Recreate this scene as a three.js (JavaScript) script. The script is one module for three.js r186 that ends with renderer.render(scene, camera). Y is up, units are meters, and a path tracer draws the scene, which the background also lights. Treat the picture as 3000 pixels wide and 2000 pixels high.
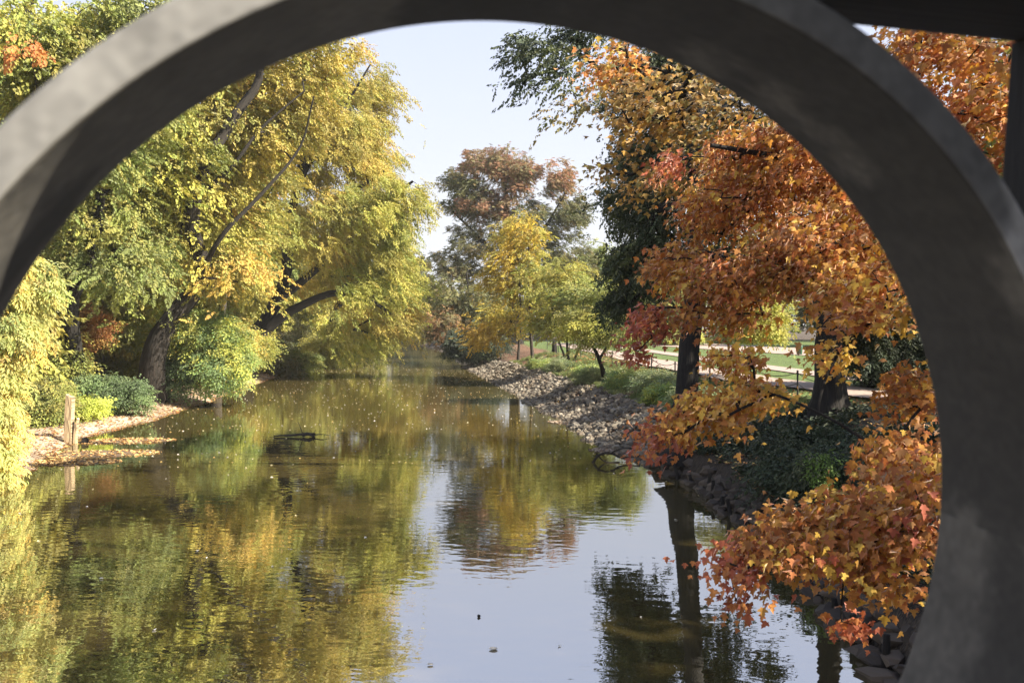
import * as THREE from 'three';
import { mergeGeometries, mergeVertices } from 'three/addons/utils/BufferGeometryUtils.js';

// ---------------------------------------------------------------- camera, sky, sun, exposure
const scene = new THREE.Scene();
const EYE = 4.7;                                            // metres above the river
const camera = new THREE.PerspectiveCamera(46.4, 1.5, 0.05, 2000);
camera.position.set(0, EYE, 0);
camera.setViewOffset(3000, 2000, 0, 50, 3000, 2000);
camera.focus = 28; camera.userData.fStop = 6;

const renderer = new THREE.WebGLRenderer({ antialias: true });
renderer.toneMapping = THREE.LinearToneMapping;
renderer.toneMappingExposure = 2.85;
renderer.shadowMap.enabled = true;

const SUN_AZ = THREE.MathUtils.degToRad(106), SUN_EL = THREE.MathUtils.degToRad(37);
const sunDir = new THREE.Vector3(Math.sin(SUN_AZ) * Math.cos(SUN_EL), Math.sin(SUN_EL), -Math.cos(SUN_AZ) * Math.cos(SUN_EL));
const sun = new THREE.DirectionalLight(new THREE.Color(1, 0.92, 0.77), 5.0);
sun.position.copy(sunDir).multiplyScalar(150); sun.castShadow = true;
Object.assign(sun.shadow.camera, { left: -140, right: 140, top: 140, bottom: -140, far: 400 }); sun.shadow.mapSize.set(4096, 4096);
scene.add(sun); sun.target.position.set(0, 0, -50); sun.position.add(sun.target.position); scene.add(sun.target);

// ---------------------------------------------------------------- helpers
function rng(seed) { let a = seed >>> 0; return () => { a = (a + 0x6D2B79F5) | 0; let t = Math.imul(a ^ (a >>> 15), 1 | a); t = (t + Math.imul(t ^ (t >>> 7), 61 | t)) ^ t; return ((t ^ (t >>> 14)) >>> 0) / 4294967296; }; }
const gauss = (R) => (R() + R() + R() + R() - 2) * 1.2;
const lerp = (a, b, t) => a + (b - a) * t, clamp = (x, a, b) => Math.min(b, Math.max(a, x));
const smooth = (a, b, x) => { const t = clamp((x - a) / (b - a), 0, 1); return t * t * (3 - 2 * t); };
function hash(ix, iy, s = 0) { let h = Math.imul(ix, 374761393) ^ Math.imul(iy, 668265263) ^ Math.imul(s + 11, 974634547); h = Math.imul(h ^ (h >>> 13), 1274126177); return ((h ^ (h >>> 16)) >>> 0) / 4294967296; }
function vnoise(x, y, per = 0, s = 0) {
  const ix = Math.floor(x), iy = Math.floor(y), fx = x - ix, fy = y - iy, u = fx * fx * (3 - 2 * fx), v = fy * fy * (3 - 2 * fy);
  const w = (k) => per ? ((k % per) + per) % per : k;
  return lerp(lerp(hash(w(ix), w(iy), s), hash(w(ix + 1), w(iy), s), u), lerp(hash(w(ix), w(iy + 1), s), hash(w(ix + 1), w(iy + 1), s), u), v);
}
function fbm(x, y, oct = 4, per = 0, s = 0) { let a = 0.5, t = 0, n = 0; for (let i = 0; i < oct; i++) { t += a * vnoise(x, y, per, s + i); n += a; a *= 0.5; x *= 2; y *= 2; per *= 2; } return t / n; }
// a point seen at (x, y) of a 2352-wide sheet of the view, at its own distance
const at = (x, y, d) => new THREE.Vector3((x - 1176) / 1829 * d, EYE - (y - 745) / 1829 * d, -d);
const V = (x, y, z) => new THREE.Vector3(x, y, z);
const C = (r, g, b) => new THREE.Color().setRGB(r, g, b);
const taken = {};
function numbered(n) { const k = taken[n] = (taken[n] ?? -1) + 1; return k ? n + '_' + String(k).padStart(3, '0') : n; }
function tag(o, label, category, group, kind) { o.userData.label = label; if (category) o.userData.category = category; if (group) o.userData.group = group; if (kind) o.userData.kind = kind; return o; }
function lit(o) { o.castShadow = o.receiveShadow = true; return o; }
function thing(name, label, category, group) { const g = new THREE.Group(); g.name = numbered(name); scene.add(g); return tag(g, label, category, group); }
function part(name, geo, mat, parent) { const m = lit(new THREE.Mesh(geo, mat)); m.name = parent === scene ? numbered(name) : name; parent.add(m); return m; }
function texture(n, f, srgb = true) {                       // f(u, v) -> [r, g, b] 0..1 or a number
  const d = new Uint8Array(n * n * 4);
  for (let y = 0; y < n; y++) for (let x = 0; x < n; x++) { const c = f(x / n, y / n), k = (y * n + x) * 4; for (let i = 0; i < 3; i++) d[k + i] = clamp((c.length ? c[i] : c) * 255, 0, 255); d[k + 3] = 255; }
  const t = new THREE.DataTexture(d, n, n); t.wrapS = t.wrapT = THREE.RepeatWrapping; t.magFilter = THREE.LinearFilter; t.minFilter = THREE.LinearMipmapLinearFilter; t.generateMipmaps = true;
  if (srgb) t.colorSpace = THREE.SRGBColorSpace; t.needsUpdate = true; return t;
}

// ---------------------------------------------------------------- sky
{
  const W = 1024, H = 512, d = new Float32Array(W * H * 4);
  const stops = [[0, [0.94, 0.94, 0.93]], [8, [0.85, 0.89, 0.98]], [20, [0.72, 0.79, 1.0]], [35, [0.56, 0.68, 1.0]], [60, [0.32, 0.42, 0.70]], [90, [0.24, 0.33, 0.62]]];
  for (let r = 0; r < H; r++) {
    const el = ((r + 0.5) / H - 0.5) * 180, e = Math.max(0, el);
    let k = 0; while (k < stops.length - 2 && e > stops[k + 1][0]) k++;
    const t = (e - stops[k][0]) / (stops[k + 1][0] - stops[k][0]);
    for (let c = 0; c < W; c++) {
      const az = (c + 0.5) / W * 2 * Math.PI;
      const cl = smooth(0.5, 0.85, fbm(c / W * 16, Math.abs(el) * 0.16, 5, 16, 5)) * 0.28 * smooth(0, 10, e);
      for (let i = 0; i < 3; i++) { const b = lerp(stops[k][1][i], stops[k + 1][1][i], t); d[(r * W + c) * 4 + i] = 0.388 * lerp(b, 0.93, cl); }
      d[(r * W + c) * 4 + 3] = 1;
    }
  }
  const sky = new THREE.DataTexture(d, W, H, THREE.RGBAFormat, THREE.FloatType);
  sky.mapping = THREE.EquirectangularReflectionMapping; sky.magFilter = sky.minFilter = THREE.LinearFilter; sky.needsUpdate = true;
  scene.background = sky; scene.environment = sky;
}

// ---------------------------------------------------------------- materials
const barkTex = texture(256, (u, v) => { const n = fbm(u * 24, v * 5, 4, 0, 3) * 0.6 + vnoise(u * 40, v * 8, 0, 9) * 0.4; return 0.25 + 0.75 * n; });
barkTex.repeat.set(1.2, 0.5);
const bark = (r, g, b) => new THREE.MeshStandardMaterial({ color: C(r, g, b), roughness: 0.95, map: barkTex, bumpMap: barkTex, bumpScale: 0.03 });
const M = {
  barkDark: bark(0.06, 0.047, 0.036), barkGrey: bark(0.13, 0.105, 0.08), barkBlack: bark(0.034, 0.027, 0.021),
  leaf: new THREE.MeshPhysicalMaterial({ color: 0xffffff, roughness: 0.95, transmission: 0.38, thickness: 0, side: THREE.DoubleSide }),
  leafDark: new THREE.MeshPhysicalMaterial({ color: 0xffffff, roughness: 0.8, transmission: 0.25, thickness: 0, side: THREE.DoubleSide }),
  litter: new THREE.MeshStandardMaterial({ color: 0xffffff, roughness: 0.9, side: THREE.DoubleSide }),
};
const concTex = texture(1024, (u, v) => {
  const a = fbm(u * 6, v * 6, 5, 6, 1), b = fbm(u * 60, v * 60, 3, 60, 2), s = fbm(u * 48, v * 3, 3, 0, 7);
  const st = smooth(0.6, 0.72, fbm(u * 5, v * 9, 5, 0, 21));           // dark water stains with ragged outlines
  const g = 0.62 + 0.22 * (a - 0.5) + 0.14 * (b - 0.5) + 0.20 * (s - 0.5) - 0.24 * st; return [g, g * 0.985, g * 0.955];
});
const concBump = texture(1024, (u, v) => { const p = vnoise(u * 170, v * 170, 170, 4); return 0.5 + 0.35 * (fbm(u * 40, v * 40, 4, 40, 6) - 0.5) + 0.3 * (fbm(u * 64, v * 4, 3, 0, 8) - 0.5); }, false);
M.concrete = new THREE.MeshStandardMaterial({ color: C(0.62, 0.61, 0.6), map: concTex, bumpMap: concBump, bumpScale: 0.004, roughness: 0.92 });
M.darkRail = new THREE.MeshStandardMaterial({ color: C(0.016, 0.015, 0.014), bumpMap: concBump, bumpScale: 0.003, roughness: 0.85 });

// ---------------------------------------------------------------- the bridge the view is taken from: a round concrete pipe ring set in its parapet
{
  const g = thing('footbridge', 'grey concrete footbridge with a round pipe ring in its parapet, close to the viewer', 'bridge');
  g.position.set(0, 3.5, 0.6);
  const nrm = V(0.24422, -0.0834, 0.96613).normalize(), uu = V(0.9695, 0, -0.24508).normalize(), vv = new THREE.Vector3().crossVectors(nrm, uu);
  const frame = new THREE.Group(); frame.name = 'parapet'; g.add(frame);
  const mtx = new THREE.Matrix4().makeBasis(uu, vv, nrm).setPosition(0.046, EYE - 0.2284, -0.6332);
  mtx.premultiply(new THREE.Matrix4().makeTranslation(0, -3.5, -0.6));
  mtx.decompose(frame.position, frame.quaternion, frame.scale);
  const R = 0.5, w = 0.031, T = 0.1653, b = 0.004, prof = [];
  const corner = (cx, cy, a0) => { for (let i = 0; i <= 4; i++) { const a = a0 + i / 4 * Math.PI / 2; prof.push([cx + b * Math.cos(a), cy + b * Math.sin(a)]); } };
  corner(R + w - b, -T + b, -Math.PI / 2); corner(R + w - b, -b, 0); corner(R + b, -b, Math.PI / 2); corner(R + b, -T + b, Math.PI); prof.push(prof[0]);
  // swept by hand so that uv is in metres along the ring and across its faces
  const N = 220, pos = [], uv = [], idx = []; let run = 0; const runs = prof.map((p, i) => i ? (run += Math.hypot(p[0] - prof[i - 1][0], p[1] - prof[i - 1][1])) : 0);
  for (let i = 0; i <= N; i++) { const a = i / N * Math.PI * 2; prof.forEach((p, k) => { const wob = 1 + 0.0012 * Math.sin(a * 3 + 1) ; pos.push(Math.cos(a) * p[0] * wob, Math.sin(a) * p[0] * wob, p[1]); uv.push(i / N, runs[k] / 0.42); }); }
  const K = prof.length; for (let i = 0; i < N; i++) for (let k = 0; k < K - 1; k++) { const p = i * K + k; idx.push(p, p + K, p + 1, p + 1, p + K, p + K + 1); }
  const rg = new THREE.BufferGeometry(); rg.setAttribute('position', new THREE.Float32BufferAttribute(pos, 3)); rg.setAttribute('uv', new THREE.Float32BufferAttribute(uv, 2)); rg.setIndex(idx); rg.computeVertexNormals();
  const ringTex = texture(1024, (u, v) => {                 // pale cement with ragged black stains, thickened on the right to put the shade there into the colour
    const a = u * 360, shadeBias = 0.2 * (smooth(-30, 5, a) - 2 * smooth(96, 112, a) + 1.2 * smooth(215, 240, a)), n = fbm(u * 22, v * 4, 5, 22, 31), st = smooth(0.44, 0.60, n + shadeBias);
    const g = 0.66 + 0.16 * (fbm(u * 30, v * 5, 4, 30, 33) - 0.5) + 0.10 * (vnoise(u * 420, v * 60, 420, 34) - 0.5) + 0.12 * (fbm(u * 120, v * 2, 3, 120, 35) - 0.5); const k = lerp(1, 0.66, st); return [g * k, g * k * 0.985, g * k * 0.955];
  });
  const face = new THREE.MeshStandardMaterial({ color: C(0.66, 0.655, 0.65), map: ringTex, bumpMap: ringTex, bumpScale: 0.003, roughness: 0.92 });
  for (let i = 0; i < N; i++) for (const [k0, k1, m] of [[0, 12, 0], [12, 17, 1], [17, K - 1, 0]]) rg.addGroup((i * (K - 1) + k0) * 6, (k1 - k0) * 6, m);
  const boreDirtShade = face.clone(); boreDirtShade.color = C(0.24, 0.225, 0.2); boreDirtShade.roughness = 0.85;  // face darkened for the bore: dirt plus the shade inside, put into the colour
  const ring = part('pipe_ring', rg, [face, boreDirtShade], frame); ring.userData.label = 'thick round grey concrete pipe ring framing the river';
  const box = (x0, x1, y0, y1, z0, z1) => { const q = new THREE.BoxGeometry(x1 - x0, y1 - y0, z1 - z0); q.translate((x0 + x1) / 2, (y0 + y1) / 2, (z0 + z1) / 2); return q; };
  const rail = part('top_rail', box(-3.2, 3.2, 0.5325, 0.70, -0.168, 0.01), M.darkRail, frame); rail.userData.label = 'near-black rail along the top of the parapet';
  for (const s of [1, -1]) { const p = part('post', box(s > 0 ? 0.56 : -0.80, s > 0 ? 0.80 : -0.56, -0.5325, 0.5305, -0.168, 0.008), M.darkRail, frame); p.userData.label = 'near-black upright post of the parapet'; }
  const shade_block = part('shade_block', box(0.56, 0.82, -0.5325, 1.15, 0.013, 0.34), M.darkRail, frame); shade_block.userData.label = 'added unseen dark block in front of the right post, keeping sun off the ring';  // unseen block, added to keep sun off the right of the ring
  part('kerb', box(-3.2, 3.2, -0.74, -0.535, -0.2, 0.03), M.concrete, g).applyMatrix4(mtx);
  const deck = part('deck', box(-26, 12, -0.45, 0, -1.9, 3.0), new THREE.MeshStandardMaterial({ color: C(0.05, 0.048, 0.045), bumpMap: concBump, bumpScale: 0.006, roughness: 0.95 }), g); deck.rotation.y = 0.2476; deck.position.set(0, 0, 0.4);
  for (const x of [-24, 10.6]) { const a = part('abutment', box(x - 0.9, x + 0.9, -4.6, -0.452, -1.5, 2.6), M.concrete, g); a.rotation.y = 0.2476; a.position.set(0, 0, 0.4); }
}

// ---------------------------------------------------------------- land and river
const tab = (pts) => (d) => { let k = 0; while (k < pts.length - 2 && d > pts[k + 1][0]) k++; const [a, b] = [pts[k], pts[k + 1]]; return lerp(a[1], b[1], clamp((d - a[0]) / (b[0] - a[0]), -3, 3)); };
const XLs = tab([[-40, -12], [0, -13.2], [18, -14], [24, -14.9], [32.4, -17.6], [36.6, -17.4], [43, -18.2], [51.5, -19], [70, -20.8], [92, -23.4], [128, -26.5], [156, -26], [185, -31], [220, -50], [260, -80]]);
const XRs = tab([[-40, 6.5], [0, 5.8], [10.5, 5.3], [16.7, 5.7], [21.2, 5.5], [25.7, 5.0], [30.2, 3.7], [35.8, 3.0], [44, 1.8], [55.5, 0.1], [74.7, -3.1], [101, -7.2], [130, -11], [156, -15], [180, -21], [220, -40], [260, -70]]);
const XL = (d) => XLs(d) + (fbm(d * 0.35, 3.3, 3) - 0.5) * 1.5, XR = (d) => XRs(d) + (fbm(d * 0.4, 7.7, 3) - 0.5) * 0.7;
function groundY(x, d) {
  const l = XL(d), r = XR(d), n = fbm(x * 0.23 + 50, d * 0.23, 4) - 0.5, fine = fbm(x * 1.3, d * 1.3 + 9, 3) - 0.5;
  if (x < l) { const e = l - x; return 0.02 + 0.2 * smooth(0, 1.0, e) + 0.22 * smooth(0.6, 3, e) + 0.75 * smooth(2.2, 7, e) + 1.0 * smooth(6, 25, e) + n * 0.5 * smooth(0.8, 5, e) + fine * 0.16 * smooth(0.1, 1.2, e); }
  if (x > r) {
    const e = x - r, nearW = 1 - smooth(25, 29, d);
    const a = 0.75 * smooth(0, 0.5, e) + 1.25 * smooth(0.4, 5.5, e) + 0.25 * smooth(5, 9, e), b = 1.0 * smooth(0, 3.4, e) + 0.85 * smooth(3.2, 6.5, e) + 0.15 * smooth(6, 10, e);
    return 0.02 + lerp(b, a, nearW) + n * 0.25 * smooth(1, 4, e) * (1 - 0.8 * smooth(9, 14, e)) + fine * 0.12 * smooth(0.3, 1.5, e) * (1 - smooth(7, 10, e));
  }
  return 0.02 - Math.min(1.3, 0.4 * Math.min(x - l, r - x));
}
const axis = (list) => { const o = []; for (const [a, b, s] of list) for (let x = a; x < b - 1e-6; x += s) o.push(x); o.push(list[list.length - 1][1]); return o; };
{
  const xs = axis([[-700, -200, 60], [-200, -60, 7], [-60, -30, 2], [-30, -12, 0.4], [-12, 0, 0.8], [0, 14, 0.35], [14, 30, 0.9], [30, 70, 3], [70, 200, 10], [200, 700, 60]]);
  const ds = axis([[-200, -20, 15], [-20, 6, 2], [6, 60, 0.4], [60, 110, 0.9], [110, 200, 2.5], [200, 320, 8], [320, 1200, 80]]);
  const P = [], col = [], uv = [], ix = [], fence = tab([[10, 13.2], [24, 12.4], [31, 11.3], [39.5, 8.6], [52, 7.2], [78, 5.2], [110, 2]]);
  for (const d of ds) for (const x of xs) {
    P.push(x, groundY(x, d), -d); uv.push(x / 3, d / 3);
    const l = XL(d), r = XR(d), nz = fbm(x * 0.5, d * 0.5, 4, 0, 40); let c;
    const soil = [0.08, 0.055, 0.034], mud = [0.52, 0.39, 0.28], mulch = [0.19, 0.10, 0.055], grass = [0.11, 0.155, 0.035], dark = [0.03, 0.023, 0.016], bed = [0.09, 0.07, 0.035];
    const mix = (a, b, t) => a.map((v, i) => lerp(v, b[i], t));
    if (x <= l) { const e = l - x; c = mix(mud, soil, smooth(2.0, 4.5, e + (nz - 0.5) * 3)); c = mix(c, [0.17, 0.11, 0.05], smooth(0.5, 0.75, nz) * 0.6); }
    else if (x >= r) {
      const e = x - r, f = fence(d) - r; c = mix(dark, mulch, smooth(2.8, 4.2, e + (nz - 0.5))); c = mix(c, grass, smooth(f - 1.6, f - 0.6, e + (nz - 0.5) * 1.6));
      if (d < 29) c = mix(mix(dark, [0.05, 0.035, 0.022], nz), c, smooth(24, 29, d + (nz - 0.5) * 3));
    } else c = bed;
    if (d > 125 && x > r) c = mix(c, soil, smooth(125, 140, d));
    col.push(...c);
  }
  const W = xs.length; for (let j = 0; j < ds.length - 1; j++) for (let i = 0; i < W - 1; i++) { const p = j * W + i; ix.push(p, p + 1, p + W, p + 1, p + W + 1, p + W); }
  const g = new THREE.BufferGeometry(); g.setAttribute('position', new THREE.Float32BufferAttribute(P, 3)); g.setAttribute('color', new THREE.Float32BufferAttribute(col, 3)); g.setAttribute('uv', new THREE.Float32BufferAttribute(uv, 2)); g.setIndex(ix); g.computeVertexNormals();
  const t = texture(512, (u, v) => { const n = 0.62 + 0.5 * (fbm(u * 24, v * 24, 5, 24, 61) - 0.5) + 0.45 * (vnoise(u * 128, v * 128, 128, 62) - 0.5); return [n, n, n]; });
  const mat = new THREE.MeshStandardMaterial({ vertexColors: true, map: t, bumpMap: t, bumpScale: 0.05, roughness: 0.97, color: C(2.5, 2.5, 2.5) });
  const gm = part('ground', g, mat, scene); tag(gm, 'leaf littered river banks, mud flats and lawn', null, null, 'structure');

  // paths on the right bank: strips that follow the ground
  const strip = (name, label, line, half, mat2) => {
    const p = [], q = [], f = []; const n = 90;
    for (let i = 0; i <= n; i++) { const d = lerp(line[0][0], line[line.length - 1][0], i / n), x = tab(line)(d); for (let k = 0; k <= 4; k++) { const xx = x + (k / 4 - 0.5) * 2 * half; p.push(xx, Math.max(groundY(xx, d), groundY(x, d)) + 0.05, -d); q.push(xx / 2, d / 2); } }
    for (let i = 0; i < n; i++) for (let k = 0; k < 4; k++) { const a = i * 5 + k; f.push(a, a + 1, a + 5, a + 1, a + 6, a + 5); }
    const sg = new THREE.BufferGeometry(); sg.setAttribute('position', new THREE.Float32BufferAttribute(p, 3)); sg.setAttribute('uv', new THREE.Float32BufferAttribute(q, 2)); sg.setIndex(f); sg.computeVertexNormals();
    tag(part(name, sg, mat2, scene), label, null, null, 'structure');
  };
  const pt = texture(256, (u, v) => { const n = 0.8 + 0.25 * (fbm(u * 20, v * 20, 4, 20, 70) - 0.5) + 0.12 * (vnoise(u * 90, v * 90, 90, 71) - 0.5); return [n, n * 0.97, n * 0.95]; });
  const pave = new THREE.MeshStandardMaterial({ color: C(0.62, 0.5, 0.43), map: pt, roughness: 0.93 });
  const off = (k) => [[18, 13 + k], [24, 12.6 + k], [31, 11.6 + k], [39.5, 9.2 + k], [52, 7.9 + k], [78, 6.2 + k], [112, 4.2 + k]];
  strip('footpath', 'pale concrete footpath running beside the rope fence', off(2.4), 1.5, pave);
  strip('side_path', 'narrow pale footpath beyond the first grass strip', off(7.6), 1.0, pave);
  strip('service_road', 'wide pale paved drive beyond the lawn', [[30, 42], [60, 33], [80, 28], [115, 20]], 6, pave);
}
{
  const T = 1024, waves = [], R = rng(77), h = new Float32Array(T * T), L = 6;      // ripples: height of a 6 m square, crests mostly across the river
  for (let i = 0; i < 46; i++) { const wl = 0.075 * Math.pow(8, R()), a = Math.PI / 2 + gauss(R) * 0.5, kx = Math.round(Math.cos(a) * L / wl), ky = Math.round(Math.sin(a) * L / wl); if (kx || ky) waves.push([kx, ky, R() * 6.28, Math.pow(wl, 1.15)]); }
  let mx = 0; for (let y = 0; y < T; y++) for (let x = 0; x < T; x++) { let s = 0; for (const [kx, ky, p, A] of waves) s += A * Math.sin((kx * x + ky * y) / T * 6.28318 + p); h[y * T + x] = s; mx = Math.max(mx, Math.abs(s)); }
  const rt = texture(T, (u, v) => 0.5 + 0.5 * h[Math.round(v * T) * T + Math.round(u * T)] / mx, false);
  const wm = new THREE.MeshPhysicalMaterial({ color: C(0.065, 0.05, 0.017), roughness: 0.015, ior: 7, bumpMap: rt, bumpScale: 0.0017 });
  const g = new THREE.PlaneGeometry(180, 330, 1, 1); g.rotateX(-Math.PI / 2); g.translate(-40, 0, -130);
  const p = g.attributes.position, uv = g.attributes.uv; for (let i = 0; i < p.count; i++) uv.setXY(i, p.getX(i) / L, -p.getZ(i) / L);
  tag(part('river', g, wm, scene), 'calm olive brown river mirroring the trees', null, null, 'structure');
}

// ---------------------------------------------------------------- leaves
function diamond(px, py, pz, dir, nrm, len, wid, out) {     // a folded pointed leaf of two faces
  const s = new THREE.Vector3().crossVectors(dir, nrm).normalize().multiplyScalar(wid / 2), b = V(px, py, pz), m = b.clone().addScaledVector(dir, len * 0.45).addScaledVector(nrm, wid * 0.16), t = b.clone().addScaledVector(dir, len).addScaledVector(nrm, -len * 0.12);
  const l = m.clone().add(s), r = m.clone().sub(s);
  for (const v of [b, t, l, b, r, t]) out.push(v.x, v.y, v.z);
}
function sprig(seed, n, L, len, wid, hang) {                // a twig along +z with leaves to both sides
  const R = rng(seed), out = [];
  for (let i = 0; i < n; i++) {
    const t = (i + R() * 0.6) / n, side = i % 2 ? 1 : -1, z = t * L, y = -0.25 * t * t * L + gauss(R) * 0.05;
    const dir = V(side * (0.9 - 0.5 * t) + gauss(R) * 0.35, -hang * (0.4 + R()), 0.35 + 0.6 * t + gauss(R) * 0.3).normalize();
    const nrm = V(gauss(R) * 0.5, 1, gauss(R) * 0.5).normalize(); nrm.addScaledVector(dir, -nrm.dot(dir)).normalize();
    const s = 0.7 + R() * 0.6; diamond(side * 0.03 + gauss(R) * 0.05, y, z, dir, nrm, len * s, wid * s, out);
  }
  const g = new THREE.BufferGeometry(); g.setAttribute('position', new THREE.Float32BufferAttribute(out, 3)); g.computeVertexNormals(); return g;
}
function mapleLeaf(size, fold) {                            // five pointed lobes, tip along +z, stalk at the origin
  const half = [[0, 0.02], [0.16, -0.07], [0.30, 0.02], [0.27, 0.12], [0.50, 0.22], [0.60, 0.46], [0.42, 0.44], [0.22, 0.48], [0.30, 0.72], [0.16, 0.74], [0, 1.05]];
  const pts = [...half.map(([x, z]) => [x, z]), ...half.slice(1, -1).reverse().map(([x, z]) => [-x, z])], out = [];
  const lift = (x, z) => fold * Math.abs(x) * 0.5 - 0.22 * z * z * fold - 0.12 * Math.abs(x) * z;
  const c = [0, 0.36]; for (let i = 0; i < pts.length; i++) { const a = pts[i], b = pts[(i + 1) % pts.length]; for (const q of [c, b, a]) out.push(q[0] * size, lift(q[0], q[1]) * size, q[1] * size); }
  let g = new THREE.BufferGeometry(); g.setAttribute('position', new THREE.Float32BufferAttribute(out, 3)); g = mergeVertices(g); g.computeVertexNormals(); return g;
}
const G = {
  broad: sprig(1, 13, 0.66, 0.175, 0.12, 0.45), weep: sprig(2, 14, 0.75, 0.18, 0.1, 0.7), fine: sprig(3, 16, 0.5, 0.1, 0.06, 0.4),
  big: sprig(4, 11, 0.9, 0.3, 0.2, 0.4), ash: sprig(5, 13, 0.4, 0.15, 0.05, 0.6), far: sprig(6, 11, 1.3, 0.42, 0.3, 0.4), needle: sprig(7, 22, 0.6, 0.16, 0.05, 0.15),
  maple: mapleLeaf(0.059, 0.55), maple2: mapleLeaf(0.057, -0.7), maple3: mapleLeaf(0.062, 1.15),
};
// ---------------------------------------------------------------- trees
function tube(pts, rad, sides, open) {
  const n = pts.length, P = [], U = [], I = []; let run = 0, prev = V(1, 0, 0.3).normalize();
  for (let i = 0; i < n; i++) {
    const t = pts[Math.min(i + 1, n - 1)].clone().sub(pts[Math.max(i - 1, 0)]).normalize(); if (t.lengthSq() < 0.5) t.set(0, 1, 0);
    const a = prev.clone().addScaledVector(t, -prev.dot(t)); if (a.lengthSq() < 1e-4) a.set(t.y, t.z, t.x).addScaledVector(t, -(t.y * t.x + t.z * t.y + t.x * t.z)); a.normalize(); prev = a; const b = new THREE.Vector3().crossVectors(t, a);
    if (i) run += pts[i].distanceTo(pts[i - 1]);
    for (let k = 0; k <= sides; k++) { const th = k / sides * Math.PI * 2, rr = typeof rad === 'function' ? rad(i, th) : rad[i]; const q = pts[i].clone().addScaledVector(a, Math.cos(th) * rr).addScaledVector(b, Math.sin(th) * rr); P.push(q.x, q.y, q.z); U.push(k / sides * 2, run); }
  }
  for (let i = 0; i < n - 1; i++) for (let k = 0; k < sides; k++) { const p = i * (sides + 1) + k; I.push(p, p + 1, p + sides + 1, p + 1, p + sides + 2, p + sides + 1); }
  const g = new THREE.BufferGeometry(); g.setAttribute('position', new THREE.Float32BufferAttribute(P, 3)); g.setAttribute('uv', new THREE.Float32BufferAttribute(U, 2)); g.setIndex(I); g.computeVertexNormals(); return g;
}
const pickFrom = (pal, R) => { let t = 0; for (const p of pal) t += p[3] ?? 1; let k = R() * t; for (const p of pal) { k -= p[3] ?? 1; if (k <= 0) return p; } return pal[0]; };
const Q = new THREE.Quaternion(), E = new THREE.Euler(), S3 = V(1, 1, 1), MX = new THREE.Matrix4();
function instanced(name, geo, mat, mats, cols, parent, ...more) {
  if (more.length) { const all = [geo, ...more]; return all.map((q, k) => instanced(name, q, mat, mats.filter((_, i) => i % all.length === k), cols.filter((_, i) => i % all.length === k), parent)); }
  const m = lit(new THREE.InstancedMesh(geo, mat, mats.length)); m.name = parent === scene ? numbered(name) : name;
  mats.forEach((x, i) => { m.setMatrixAt(i, x); m.setColorAt(i, cols[i]); }); m.userData.kind = 'stuff'; parent.add(m); return m;
}
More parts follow.
